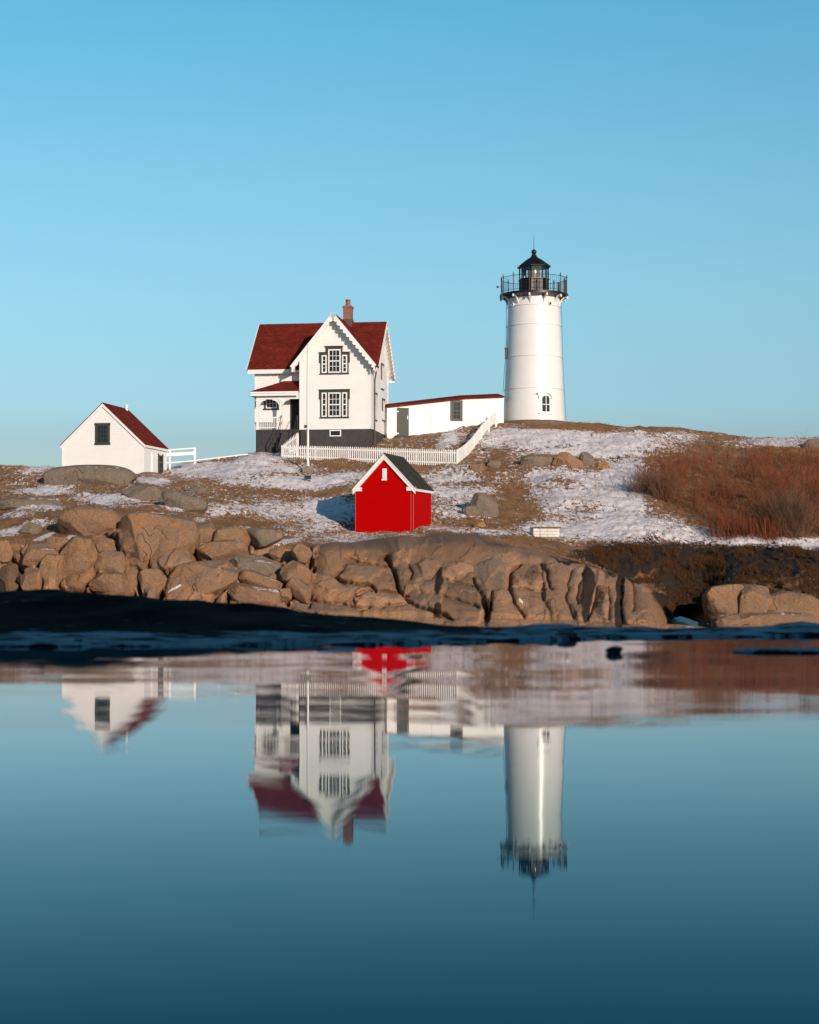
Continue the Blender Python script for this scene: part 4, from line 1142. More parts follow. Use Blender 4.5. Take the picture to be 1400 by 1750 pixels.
gl_ = MB(); curved(gl_, arch(0.27, wz0, wz1 - 0.02), 0.1, 0.056); gl_.build('pane', M['glass'], wn)
mu = MB(); curved(mu, [(-0.022, wz0), (0.022, wz0), (0.022, wz1 + 0.18), (-0.022, wz1 + 0.18)], 0.06, 0.068)
zmid = (wz0 + wz1) / 2 + 0.03
curved(mu, [(-0.27, zmid - 0.025), (0.27, zmid - 0.025), (0.27, zmid + 0.025), (-0.27, zmid + 0.025)], 0.06, 0.070); mu.build('sash', M['white_tower'], wn)
hd = MB()
up = [(0.52 * math.cos(t_), wz1 + 0.05 + 0.42 * math.sin(t_)) for t_ in np.linspace(-0.25, math.pi + 0.25, 15)]
lo = [(0.42 * math.cos(t_), wz1 + 0.05 + 0.33 * math.sin(t_)) for t_ in np.linspace(-0.25, math.pi + 0.25, 15)]
for i in range(14): curved(hd, [up[i], up[i + 1], lo[i + 1], lo[i]], 0.16, 0.12)
sl3 = MB(); curved(sl3, [(-0.5, wz0 - 0.16), (0.5, wz0 - 0.16), (0.5, wz0 - 0.08), (-0.5, wz0 - 0.08)], 0.2, 0.12)
hd.build('hood', M['white_tower'], wn); sl3.build('sill', M['white_tower'], wn)
for px_ in (876, 936):
    a = math.asin((px_ - 912.6) * K / 1.9); z = hz_(524.5)
    r = rad(z)
    o = MB(); o.lathe([(0.14, -0.02), (0.14, 0.10), (0.10, 0.12), (0.10, 0.05), (0.02, 0.05)], 14)
    po_ = o.build('porthole', M['white_tower'], tower); po_.location = (r * math.sin(a), -r * math.cos(a), z); po_.rotation_euler = (R(90), 0, a)
    g = MB(); g.lathe([(0.098, 0.04), (0.098, 0.07), (0.01, 0.07)], 14); g.build('pane', M['dark'], po_)
cb = MB(); cb.tube([(-2.02, -0.35, 8.8), (-2.05, -0.4, 5.4), (-2.28, -0.4, 2.0)], 0.02, 5); cb.tube([(2.02, 0.2, 8.8), (2.12, 0.2, 4.6), (2.36, 0.2, 0.1)], 0.012, 5)
cb.box(-2.16, -2.0, -0.5, -0.35, 5.15, 5.32); cb.box(-2.14, -2.02, -OV + 0.01, -0.36, 4.5, 5.15); cb.build('cable', M['brown_iron'], tower)
fl_ = MB(); fl_.tube([(-2.4, -0.3, 9.75), (-2.62, -0.3, 9.75)], 0.02, 5); fl_.box(-2.74, -2.6, -0.36, -0.24, 9.68, 9.82); fl_.build('gallery_lamp', M['black'], tower)
eq = MB(); eq.box(1.62, 1.85, -1.3, -1.1, 9.22, 9.95); eq.box(2.2, 2.42, 0.3, 0.55, 9.22, 10.3); eq.build_each('equipment_box', M['brown_iron'], tower)
lamp = MB(); a = math.asin((914.5 - 912.6) * K / 2.1); lamp.tube([(0.12, -2.2, hz_(680)), (0.1, -2.3, hz_(677)), (0.06, -2.3, hz_(676.5))], 0.03, 6); lamp.build('wall_lamp', M['brown_iron'], tower)

# ------------------------------------------------------------------ white shed on the left
T2 = R(10.5)
shed_w = 5.27
sx0, sy0 = (246.3 - 700) / F * 107.05, 107.05
SB = ZC + 5.2 - 8 * 107 / F
wshed = thing('white_shed', 'small white clapboard shed with steep red roof standing above grey ledge', 'shed', (sx0, sy0, SB), -T2)
se, sr, sl_ = 7.72 - 5.2, 10.2 - 5.2, 4.3
w = MB(); w.prism([(-shed_w, -0.8), (0, -0.8), (0, se), (-shed_w / 2, sr), (-shed_w, se)], 'y', 0, sl_); w.build('wall', M['white_clap'], wshed)
r_ = MB(); g_ = 0.10
for s in (-1, 1):
    xm = -shed_w / 2; sp = (sr - se) / (shed_w / 2)
    xe = xm + s * (shed_w / 2 + g_); ze = se - g_ * sp
    r_.slab([(xm, -0.10, sr + 0.13), (xe, -0.10, ze + 0.13), (xe, sl_ + 0.12, ze + 0.13), (xm, sl_ + 0.12, sr + 0.13)][::s], 0.06)
ro = r_.build('roof', M['red_roof'], wshed)
bb = MB()
for s in (-1, 1):
    xm = -shed_w / 2; xe = xm + s * (shed_w / 2 + g_); ze = se - g_ * sp
    bb.prism([(xm, sr + 0.065), (xe, ze + 0.065), (xe, ze - 0.12), (xm, sr - 0.14)], 'y', -0.09, -0.02)
bb.box(0.06, 0.10, -0.02, sl_ + 0.1, se - 0.16, se - 0.02)
bb.build_each('fascia', M['white'], wshed)
cbd = MB(); cbd.box(-0.12, 0.012, -0.014, 0.12, -0.8, se - 0.1); cbd.box(-shed_w - 0.012, -shed_w + 0.1, -0.014, 0.1, -0.8, se - 0.1); cbd.box(-0.1, 0.012, sl_ - 0.12, sl_ + 0.012, -0.8, se - 0.15); cbd.build_each('corner_board', M['white'], wshed)
def swx(px): return -shed_w + (px - 106.2) / (246.3 - 106.2) * shed_w
def swz(py): return ZC - (py - HOR) / F * 107.4 - SB
xa, xb, za, zb = swx(163.3), swx(188.5), swz(760), swz(722.7)
sash(wshed, 'window', xa + 0.13, xb - 0.13, za + 0.12, zb - 0.13, -0.02, 3, 4, 0.05, 0.028, M['green'],
     [(xa, xa + 0.13, -0.001, 0.03, za, zb), (xb - 0.13, xb, -0.001, 0.03, za, zb), (xa - 0.03, xb + 0.03, -0.002, 0.04, zb - 0.13, zb), (xa - 0.03, xb + 0.03, -0.002, 0.05, za, za + 0.12)])
ddr = MB(); ddr.box(0.004, 0.05, 1.35, 2.15, -0.5, 2.1); ddr.box(0.05, 0.07, 1.45, 2.05, -0.4, 2.0); ddr.build('door', M['white'], wshed)
sash(wshed, 'window', 2.75, 3.45, 0.2, 2.05, 0.0, 2, 4, 0.06, 0.03, M['green'], [(2.62, 2.75, 0.002, 0.04, 0.1, 2.15), (3.45, 3.58, 0.002, 0.04, 0.1, 2.15)], side='x')
vn = MB(); vn.lathe([(0.10, sr - 0.3), (0.10, sr + 0.22), (0.14, sr + 0.24), (0.12, sr + 0.33), (0.02, sr + 0.40)], 12, -shed_w / 2 + 0.1, sl_ - 0.35); vn.build('vent_pipe', M['white'], ro)

# ------------------------------------------------------------------ red oil shed
T3 = R(15.5)
rw = 3.22
dr_ = 93.4
rx0, ry0 = (706.6 - 700) / F * dr_, dr_
RB = ZC + 1.7 - 8 * 93.4 / F
rshed = thing('red_shed', 'bright red shed with white trim and dark shingle roof above the rocks', 'shed', (rx0, ry0, RB), -T3)
re_, rrz, rl_ = 4.50 - 1.7, 6.22 - 1.7, 3.7
w = MB(); w.prism([(-rw, -0.6), (0, -0.6), (0, re_), (-rw / 2, rrz - 0.06), (-rw, re_)], 'y', 0, rl_); w.build('wall', M['red_wall'], rshed)
sp = (rrz - re_) / (rw / 2)
r_ = MB()
for s in (-1, 1):
    xm = -rw / 2; xe = xm + s * (rw / 2 + 0.14); ze = rrz - sp * (rw / 2 + 0.14)
    r_.slab([(xm, -0.13, rrz + 0.10), (xe, -0.13, ze + 0.10), (xe, rl_ + 0.1, ze + 0.10), (xm, rl_ + 0.1, rrz + 0.10)][::s], 0.055)
r_.build('roof', M['grey_roof'], rshed)
bb = MB()
for s in (-1, 1):
    xm = -rw / 2; xe = xm + s * (rw / 2 + 0.13); ze = rrz - sp * (rw / 2 + 0.13)
    bb.prism([(xm, rrz + 0.04), (xe, ze + 0.04), (xe, ze - 0.26), (xm, rrz - 0.26)], 'y', -0.12, -0.03)
    bb.prism([(xm, rrz + 0.045), (xe, ze + 0.045), (xe, ze - 0.03), (xm, rrz - 0.03)], 'y', -0.15, -0.12)
    xi = -rw - 0.14 if s < 0 else -0.36
    bb.box(xi, xi + 0.50, -0.10, 0.02 if s > 0 else 0.1, re_ - 0.22, re_ - 0.02)
bb.box(-0.002, 0.13, -0.0995, rl_ + 0.08, re_ - 0.24, re_ - 0.08)
bb.box(-rw - 0.13, -rw + 0.002, -0.0995, rl_ + 0.08, re_ - 0.24, re_ - 0.08)
bb.build('bargeboard', M['white'], rshed)
cn = MB()
cn.box(-0.145, -0.12, -0.018, 0.02, -0.2, re_ - 0.22); cn.box(-0.012, 0.016, -0.018, 0.02, -0.2, re_ - 0.22); cn.box(-0.004, 0.016, rl_ - 0.02, rl_ + 0.016, -0.2, re_ - 0.24)
cn.box(-rw - 0.014, -rw + 0.012, -0.016, 0.02, -0.2, re_ - 0.22)
cn.build_each('corner_board', M['red_trim'], rshed)
vt = MB()
vt.box(-rw / 2 - 0.10, -rw / 2 + 0.14, -0.05, -0.002, re_ + 0.42, re_ + 0.98)
for i in range(6):
    z = re_ + 0.46 + i * 0.085
    vt.prism([(-0.05, z), (-0.085, z - 0.03), (-0.085, z - 0.015), (-0.05, z + 0.03)], 'x', -rw / 2 - 0.06, -rw / 2 + 0.10)
vt.box(-rw / 2 - 0.13, -rw / 2 + 0.15, -0.09, -0.002, re_ + 0.34, re_ + 0.42)
vt.build('vent', M['white'], rshed)

# ------------------------------------------------------------------ picket fence
A_, B_, E__ = P(482, 784, 115.2), P(781, 798, 112.2), P(848, 722.5, 124.6)
fence = thing('picket_fence', 'white picket fence climbing from the house yard to the tower', 'fence', (A_.x, A_.y, A_.z))
org = Vector(A_)
def run(a, b, h0, h1, n, sag=0.0, name='picket_panel', curve=None, wid=0.075):
    a, b = Vector(a) - org, Vector(b) - org
    L = b - a; t = Vector((L.x, L.y, 0)).normalized(); nrm = Vector((t.y, -t.x, 0))
    m_ = MB(); pts = []
    for i in range(n):
        q = i / (n - 1)
        p = a + L * q
        p.z += sag * (math.sin(math.pi * 2 * q)) * -1
        h = h0 + (h1 - h0) * q + (curve(q) if curve else 0)
        pts.append((p, h))
        p0 = p - t * wid / 2 - nrm * 0.0 ; p1 = p + t * wid / 2
        z0 = p.z + 0.04 + random.uniform(-0.02, 0.02); z1 = p.z + h - 0.07 + random.uniform(-0.012, 0.012)
        vs = []
        for o in (0.0, 0.022):
            for (q_, z) in ((p0, z0), (p1, z0), (p1, z1), (p, z1 + 0.07), (p0, z1)):
                vs.append((q_.x + nrm.x * o, q_.y + nrm.y * o, z))
        m_.add(vs, [(0, 1, 2, 3, 4), (9, 8, 7, 6, 5), (0, 5, 6, 1), (1, 6, 7, 2), (2, 7, 8, 3), (3, 8, 9, 4), (4, 9, 5, 0)])
    m_.build(name, M['white'], fence)
    for zf in (0.22, 0.80):
        r__ = MB()
        for (p, h), (p2, h2) in zip(pts[:-1], pts[1:]):
            o = -nrm * 0.03
            r__.beam((p.x + o.x, p.y + o.y, p.z + h * zf), (p2.x + o.x, p2.y + o.y, p2.z + h2 * zf), 0.04, 0.085)
        r__.build('rail', M['white'], fence)
    return pts
def posts(pts, every, ht=0.0):
    for (p, h) in pts[::every]:
        m_ = MB(); m_.box(p.x - 0.055, p.x + 0.055, p.y + 0.03, p.y + 0.14, p.z - 0.4, p.z + h - 0.04 + ht); m_.build('post', M['white'], fence)
pts = run(A_, B_, 0.92, 1.12, 84); posts(pts, 16)
pts = run(B_, E__, 1.12, 0.72, 96, 0.16); posts(pts, 19)
run(A_, P(509, 774, 117.2), 0.90, 1.22, 12, 0, 'gate_panel', lambda q: 0.16 * math.sin(q * math.pi / 2))
ep = MB(); p = E__ - org; ep.box(p.x - 0.07, p.x + 0.07, p.y - 0.05, p.y + 0.09, p.z - 0.3, p.z + 0.80); ep.build('post', M['white'], fence)
p = P(509, 774, 117.2) - org
ep = MB(); ep.box(p.x - 0.06, p.x + 0.06, p.y, p.y + 0.12, p.z - 0.3, p.z + 1.3); ep.build('post', M['white'], fence)

# ------------------------------------------------------------------ flagpole, ramp railing, small things on the slope
fpb = P(526.5, 803, 109.5)
fpole = thing('flagpole', 'slim white flagpole on a concrete block in front of the picket fence', 'flagpole', fpb)
m_ = MB(); m_.box(-0.32, 0.32, -0.3, 0.3, -0.35, 0.24); m_.build('base_block', M['concrete'], fpole)
m_ = MB(); m_.lathe([(0.12, 0.24), (0.12, 0.29), (0.075, 0.32), (0.066, 2.55)], 12); m_.build('lower_pole', M['white'], fpole, True)
m_ = MB(); m_.lathe([(0.042, 2.45), (0.034, 7.75), (0.015, 7.8)], 10); m_.build('upper_pole', M['white'], fpole, True)
m_ = MB(); m_.lathe([(0.01, 7.78), (0.06, 7.84), (0.01, 7.9)], 10); m_.build('truck', M['white'], fpole, True)
m_ = MB(); m_.tube([(-0.09, -0.04, 2.45), (-0.06, -0.04, 7.6)], 0.008, 4); m_.box(-0.14, -0.08, -0.06, 0, 2.3, 2.5); m_.build('halyard', M['brown_iron'], fpole)

ra = P(281, 793, 111.5)
rail = thing('ramp_railing', 'white post and rail barrier running from the shed up the snowy crest', 'railing', ra)
def L_(px, py, d): return P(px, py, d) - ra
for (px, y0, y1, d, wd) in ((290.6, 794, 770, 111.6, 0.10), (333.5, 792, 765, 112.4, 0.13), (374, 788, 780.5, 113.2, 0.10), (404, 783, 777.5, 114, 0.08)):
    m_ = MB(); a = L_(px, y1, d); b = L_(px, y0, d); m_.box(a.x - wd / 2, a.x + wd / 2, a.y - 0.05, a.y + 0.05, b.z - 0.3, a.z); m_.build('post', M['white'], rail)
for (q, r_2, h_) in (((281, 769.8, 111.4), (333, 765.8, 112.4), 0.07), ((281, 777.5, 111.4), (333, 774.5, 112.4), 0.2), ((281, 791.5, 111.4), (340, 787, 112.5), 0.06), ((337, 786.5, 112.4), (424, 776.2, 114.5), 0.07)):
    a, b = L_(*q), L_(*r_2); a.y -= 0.08; b.y -= 0.08
    m_ = MB(); m_.beam(a, b, 0.04, h_); m_.build('rail', M['white'], rail)
a, b = L_(340, 790.5, 112.5), L_(405, 781.5, 114); m_ = MB(); m_.beam(a, b, 0.5, 0.06); m_.build('deck_board', M['wood'], rail)

bx_ = G(526, 823)
lb = thing('low_box', 'small dark box on short legs standing on the snow below the flagpole', 'box', bx_)
m_ = MB(); m_.box(-0.20, 0.20, -0.12, 0.12, 0.16, 0.34); m_.box(-0.22, 0.22, -0.14, 0.14, 0.34, 0.37); m_.build('body', M['dark'], lb)
for (x, y) in ((-0.15, -0.08), (0.15, -0.08), (-0.15, 0.08), (0.15, 0.08)):
    m_ = MB(); m_.box(x - 0.025, x + 0.025, y - 0.025, y + 0.025, -0.15, 0.16); m_.build('leg', M['concrete'], lb)

wb = G(936, 917)
well = thing('block_box', 'low whitewashed block box with wooden lid on the snowy slope', 'box', (wb.x, wb.y, wb.z), R(14))
m_ = MB()
for r__ in range(3):
    for k in range(3):
        o = 0.16 if r__ % 2 else 0
        x0 = max(-0.52, -0.52 + k * 0.42 - o); x1 = min(0.58, -0.52 + (k + 1) * 0.42 - o - 0.012)
        if k == 2: x1 = 0.58
        m_.box(x0, x1, -0.3, 0.32, -0.05 + r__ * 0.165, -0.05 + (r__ + 1) * 0.165 - 0.012)
    m_.box(-0.90, -0.54, -0.28 + 0.003 * r__, 0.3, -0.05 + r__ * 0.165, -0.05 + (r__ + 1) * 0.165 - 0.012)
m_.build('block_wall', M['grey_block'], well)
m_ = MB(); m_.box(-0.62, 0.66, -0.38, 0.40, 0.45, 0.53); m_.box(-0.92, -0.63, -0.34, 0.36, 0.45, 0.50); m_.build('lid', M['wood'], well)
m_ = MB(); m_.box(-0.55, 0.62, -0.42, -0.31, -0.3, -0.02); m_.build('footing', M['concrete'], well)

# ------------------------------------------------------------------ rocks that stand apart
_bm = bmesh.new(); bmesh.ops.create_icosphere(_bm, subdivisions=5, radius=1.0)
ICO_V = np.array([v.co[:] for v in _bm.verts]); ICO_F = np.array([[v.index for v in f.verts] for f in _bm.faces]); _bm.free()
def rock_shape(seed, cuts=9, flat=0.62, rough=0.06, boxy=0.72):
    r = np.random.default_rng(seed)
    v = np.sign(ICO_V) * np.abs(ICO_V) ** boxy
    v /= np.linalg.norm(v, axis=1).max() ** 0.5
    for k in range(cuts):
        n = r.normal(size=3); n /= np.linalg.norm(n)
        h = r.uniform(flat, 0.95)
        q = v @ n - h
        v = v - np.where(q > 0, q * 0.97, 0)[:, None] * n
    for k in range(10):               # small chips off the edges
        n = r.normal(size=3); n /= np.linalg.norm(n)
        q = v @ n - r.uniform(0.90, 0.97) * (v @ n).max()
        v = v - np.where(q > 0, q * 0.95, 0)[:, None] * n
    v += (rough * 0.55 * fbm(v[:, 0] * 1.7 + seed, v[:, 1] * 1.7, v[:, 2] * 1.7, 5, seed))[:, None] * ICO_V
    v /= np.abs(v).max(0)
    return v
def rock(name, label, px, py, w_, h_, mat, seed, depth=None, thick=0.8, roll=0.0, yaw=None, cat='rock', group=None, cuts=12, flat=0.58, sink=0.3, boxy=0.72):
    """boulder whose visible outline spans w_ x h_ photo pixels around (px, py)"""
    g = G(px, py + h_ * 0.5 - 1) if depth is None else P(px, py + h_ * 0.5, depth)
    d = g.y; s = d / F
    v = rock_shape(seed, cuts, flat, boxy=boxy)
    H = h_ * s / (1 - sink) / 2
    v = v * np.array([w_ * s / 2, w_ * s / 2 * thick, H])
    c, n_ = math.cos(R(roll)), math.sin(R(roll))
    v = np.stack([v[:, 0] * c - v[:, 2] * n_, v[:, 1], v[:, 0] * n_ + v[:, 2] * c], -1)
    o = np_mesh(name, v, ICO_F, mat, True)
    o.location = (g.x, g.y + w_ * s / 2 * thick * 0.55, g.z + h_ * s - H)
    return tag(o, label, cat, group)
RB_, RG, RO, RD = M['rock_brown'], M['rock_grey'], M['rock_orange'], M['rock_dark']
rock('rock_outcrop', 'broad grey rock hump in front of the white shed', 150, 814, 160, 40, RG, 5, thick=.5, cuts=5, flat=.75)
rock('rock_outcrop', 'small brown hump at the corner of the white shed', 252, 815, 66, 18, RG, 6, depth=105.2, thick=.5, cuts=5, flat=.75)
rock('rock_outcrop', 'rounded grey boulder below the corner of the white shed', 241, 842, 74, 26, RG, 7, thick=.6, cuts=6)
rock('rock_outcrop', 'slanting grey slab right of and below the white shed', 312, 858, 84, 34, RG, 8, thick=.6, roll=-16)
rock('rock_outcrop', 'flat grey slab at the left edge among the snow streaks', 45, 861, 120, 20, RG, 9, thick=.6, cuts=5, flat=.7)
rock('rock_outcrop', 'wide brown hump between the snow streaks and the shore ledge', 150, 890, 112, 50, RB_, 10, thick=.6, cuts=7)
rock('rock_outcrop', 'small grey stone in the brown turf at left', 50, 903, 42, 22, RG, 11, thick=.6)
rock('rock_outcrop', 'low grey slab on the turf above the slanting slab', 340, 838, 50, 12, RG, 26, thick=.6)
rock('rock_outcrop', 'grey green face of the outcrop halfway up the hill', 920, 789, 64, 24, RG, 12, thick=.7)
rock('rock_outcrop', 'brown boulder in the middle of the hillside outcrop', 971, 788, 54, 32, RB_, 13, thick=.7)
rock('rock_outcrop', 'upright grey block on the right of the hillside outcrop', 1004, 786, 28, 28, RG, 14, thick=.8)
rock('lichen_rock', 'low stone with orange lichen right of the hillside outcrop', 1029, 797, 32, 13, RO, 15, thick=.8)
rock('rock_outcrop', 'grey pointed boulder in the brown turf right of the red shed', 828, 862, 56, 36, RG, 16, thick=.7, roll=-20)
rock('rock_outcrop', 'small grey stone leaning against the pointed boulder', 806, 873, 32, 16, RG, 17, thick=.7)
rock('rock_outcrop', 'low brown stone just right of the fence corner', 817, 799, 28, 13, RB_, 18, thick=.8)
rock('rock_outcrop', 'grey stone between the fence corner and the hillside outcrop', 842, 792, 30, 12, RG, 19, thick=.8)
rock('rock_outcrop', 'flat stone in the snow beside the climbing fence', 838, 769, 28, 8, RG, 20, thick=.8)
rock('yellow_stone', 'small yellowish stone right of the red shed', 820, 898, 22, 10, RO, 21, thick=.8)
rock('grey_stone', 'small grey stone left of the whitewashed block box', 874, 915, 15, 8, RG, 22, thick=.8)
rock('shore_boulder', 'left wedge of the split boulder beside the cove', 1243, 1023, 74, 48, RB_, 23, depth=82.5, thick=.8, roll=8, boxy=.38, cuts=8, flat=.72)
rock('shore_boulder', 'middle block of the split boulder beside the cove', 1290, 1025, 58, 52, RB_, 24, depth=82.2, thick=.8, roll=-4, boxy=.36, cuts=7, flat=.76)
rock('shore_boulder', 'long right block of the split boulder beside the cove', 1350, 1036, 108, 54, RB_, 35, depth=82.2, thick=.6, roll=-12, boxy=.38, cuts=8, flat=.74)
rock('shore_boulder', 'flat slab under the split boulder beside the cove', 1308, 1064, 180, 36, RB_, 27, depth=81.6, thick=.4, cuts=6, boxy=.45, flat=.8)
rock('shore_boulder', 'small stone at the mouth of the dark cove', 1244, 1062, 52, 28, RB_, 28, depth=80.6, thick=.7, roll=12)
rock('shore_boulder', 'low slab at the foot of the cove', 1168, 1076, 90, 20, RB_, 29, depth=80.5, thick=.6)
rock('snowdrift', 'heap of old snow lying in the dark cove', 1172, 1062, 46, 16, paint('old_snow', (0.8, 0.8, 0.8), 0.8), 30, depth=87.5, thick=.8, cat='snow')
rock('rock_outcrop', 'pale rock under snow on the right skyline', 1394, 759, 46, 18, RG, 33, thick=.7)
# loose boulders of the left shore: (column, row, width, height in photo pixels, roll, push out, label, stone)
BOULDERS = [
 (8, 947, 30, 48, 0, 0, 'brown stone cut by the left edge of the photo, above the dark hollow', 'b'),
 (65, 948, 75, 40, 4, 1, 'broad rounded boulder second from the left edge, over two standing blocks', 'b'),
 (50, 994, 42, 48, 0, 0.5, 'left one of two standing blocks below the broad rounded boulder', 'b'),
 (87, 981, 49, 70, -4, 0.7, 'right one of two standing blocks, tall and touching the leaning boulder', 'b'),
 (13, 991, 45, 54, 8, -1, 'low dark boulder at the bottom left corner of the shore', 'd'),
 (133, 966, 72, 100, -14, 1, 'tall leaning boulder left of the small round one', 'b'),
 (179, 933, 42, 33, 0, 0, 'small round boulder tucked left of the biggest domed boulder', 'b'),
 (187, 965, 56, 50, 6, 0.6, 'square boulder under the small round one', 'o'),
 (189, 1000, 79, 44, 0, 0.8, 'wide low boulder at the shade line right of the leaning one', 'b'),
 (97, 931, 41, 28, 0, -1, 'orange brown stone under turf between rounded and leaning boulders', 'o'),
 (266, 930, 148, 115, 0, 1, 'biggest domed boulder of the shore with orange stains', 'o'),
 (220, 997, 35, 54, 0, -0.4, 'narrow upright block left of a dark cleft under the domed boulder', 'b'),
 (261, 1000, 53, 57, 0, 0.2, 'upright block right of a dark cleft under the domed boulder', 'b'),
 (343, 997, 135, 79, 8, 1, 'large flat faced slab with a white snow streak under the dome', 'b'),
 (429, 1019, 105, 45, 0, 1, 'rounded boulder at the shade line right of the flat faced slab', 'b'),
 (448, 1001, 90, 38, -24, 0.6, 'slanting slab behind the rounded boulder at the shade line', 'b'),
 (352, 911, 56, 43, 4, 0, 'squarish block high on the shore right of the biggest dome', 'b'),
 (395, 921, 63, 45, -14, 0.3, 'wedge shaped block leaning on the squarish block', 'b'),
 (378, 946, 94, 46, 4, 0.4, 'pale flat fronted boulder below the wedge shaped block', 'b'),
 (449, 920, 68, 36, -6, -0.4, 'dark grey boulder under the turf bank left of the snow gully', 'g'),
 (436, 967, 87, 38, -4, 0.2, 'grey brown block between dark boulder and slanting slab', 'g'),
 (413, 911, 20, 21, 0, 0.2, 'little knob of rock above the wedge shaped block', 'b'),
 (471, 944, 23, 24, 0, 0.4, 'small tan stone below the dark grey boulder', 'b'),
 (466, 987, 16, 16, 0, 1, 'pebble sized tan stone in the snow gully', 'b'),
 (508, 986, 68, 48, -24, 0.8, 'smooth oblong boulder left of the snow gully', 'b'),
 (512, 945, 42, 32, -32, 0.4, 'pointed tilted block at the head of the snow gully', 'b'),
 (513, 1010, 53, 34, -42, 0.6, 'tilted slab along the left side of the snow gully', 'b'),
 (486, 1015, 25, 27, 0, 0.8, 'small boulder at the foot of the tilted slab', 'b'),
]
for k, (px_, py_, w_, h_, ro_, pu_, la_, st_) in enumerate(BOULDERS):
    d_ = float(np.interp(py_, [890, 1050], [83.6, 79.2])) - 0.35 * pu_
    rock('shore_boulder', la_, px_, py_, w_, h_, {'b': RB_, 'g': RG, 'o': M['rock_stained'], 'd': M['rock_shore_dark']}[st_], 300 + k, depth=d_, thick=0.75, roll=ro_, boxy=.55, cuts=13, flat=.56, sink=0.0)
# dark stones at the pool edge
def stone(label, px, py, w_, h_, d, seed):
    d = 0.4 * F / (py + h_ * 0.4 - HOR)
    v = rock_shape(seed, 8, 0.7) * np.array([w_ * d / F / 2, w_ * d / F / 2 * 0.8, h_ * d / F / 2 * 1.2])
    o = np_mesh('pool_stone', v, ICO_F, RD, True); o.location = P(px, py, d)
    return tag(o, label, 'stone', 'dark stones at the edge of the tide pool')
stone('round black stone on the blue ice at the left end of the pool edge', 133, 1099, 17, 12, 9.5, 41)
stone('largest black stone on the far edge of the pool', 968, 1087, 38, 14, 10.3, 42)
stone('smaller black stone just left of the largest one on the pool edge', 905, 1089, 18, 8, 10.2, 43)
stone('black stone standing alone in the pool water', 1050, 1111, 32, 12, 9.0, 44)
v = rock_shape(45, 6, 0.7) * np.array([0.26, 0.16, 0.012]); o = np_mesh('ice_patch', v, ICO_F, M['ledge'], True, {'mask': np.full((len(v), 3), 0.6)}); o.location = P(1345, 1112, 0.4 * F / (1114 - HOR)); tag(o, 'flat pale ice patch in the pool at right', 'ice')

# ------------------------------------------------------------------ dry grass and shrubs
def col_at(px):
    return np.clip(np.searchsorted(cols, px), 0, len(cols) - 1)
def blades(n_try, length, width, name, pick, seed, mat=None):
    r = np.random.default_rng(seed)
    # vertices of the island weighted by their area
    fx = verts.reshape(nr, nc, 3)
    ex = np.linalg.norm(fx[1:, 1:] - fx[1:, :-1], axis=-1); ey = np.linalg.norm(fx[1:, 1:] - fx[:-1, 1:], axis=-1)
    wgt = np.minimum(ex * ey, 0.5) * pick[1:, 1:]
    p = wgt.ravel() / wgt.sum()
    ch = r.choice(p.size, n_try, p=p)
    i, j = np.unravel_index(ch, wgt.shape); i = i + 1; j = j + 1
    u, v = r.random(n_try)[:, None], r.random(n_try)[:, None]
    b = fx[i, j] + (fx[i, j - 1] - fx[i, j]) * u + (fx[i - 1, j] - fx[i, j]) * v
    K_ = 5
    b = np.repeat(b, K_, 0); N = len(b)
    b[:, :2] += r.normal(0, 0.05, (N, 2))
    a = r.uniform(0, 2 * math.pi, N); L = length * r.uniform(0.4, 1.2, N); lean = r.uniform(0.2, 1.1, N)
    dirv = np.stack([np.cos(a) * lean - 0.25, np.sin(a) * lean * 0.7, np.ones(N)], -1); dirv /= np.linalg.norm(dirv, axis=1)[:, None]
    side = np.stack([np.cos(a + 1.2), np.sin(a + 1.2) * 0.5, np.zeros(N)], -1) * width
    base = b.copy(); base[:, 2] -= 0.03
    vv = np.stack([base - side, base + side, base + dirv * L[:, None]], 1).reshape(-1, 3)
    ff = np.arange(len(vv)).reshape(-1, 3)
    tn = np.stack([r.random(N), (r.random(N) < 0.25) * r.random(N), np.zeros(N)], -1)
    return np_mesh(name, vv, ff, mat or M['grass'], False, {'tint': np.repeat(tn, 3, 0)})
vis = (Ds < 136) & (PX > -100) & (PX < 1500) & (V2 > 1.9)
clear = np.ones_like(PX)
turf = vis * (BANK < 0.3) * (MR < 0.5) * np.clip(1.15 - MS * 1.1, 0.20, 1) * (0.25 + 0.75 * sstep(-0.3, 0.4, fbm(X0 / 1.6, Ds / 1.6, 0, 3, 101)))
bankw = ((BANK > 0.4) & (V2 > 1.5) & (PX < 1500)) * sstep(-0.25, 0.3, fbm(PX / 26, PY / 16, 0, 3, 141))
o = blades(46000, 0.15, 0.009, 'dry_grass', turf, 5); tag(o, 'short brown dry grass covering the island between the snow', 'grass', kind='stuff')
o = blades(7000, 0.32, 0.015, 'bank_grass', bankw, 6, M['peat_grass']); tag(o, 'dark dry growth covering the bank above the cove', 'grass', kind='stuff')

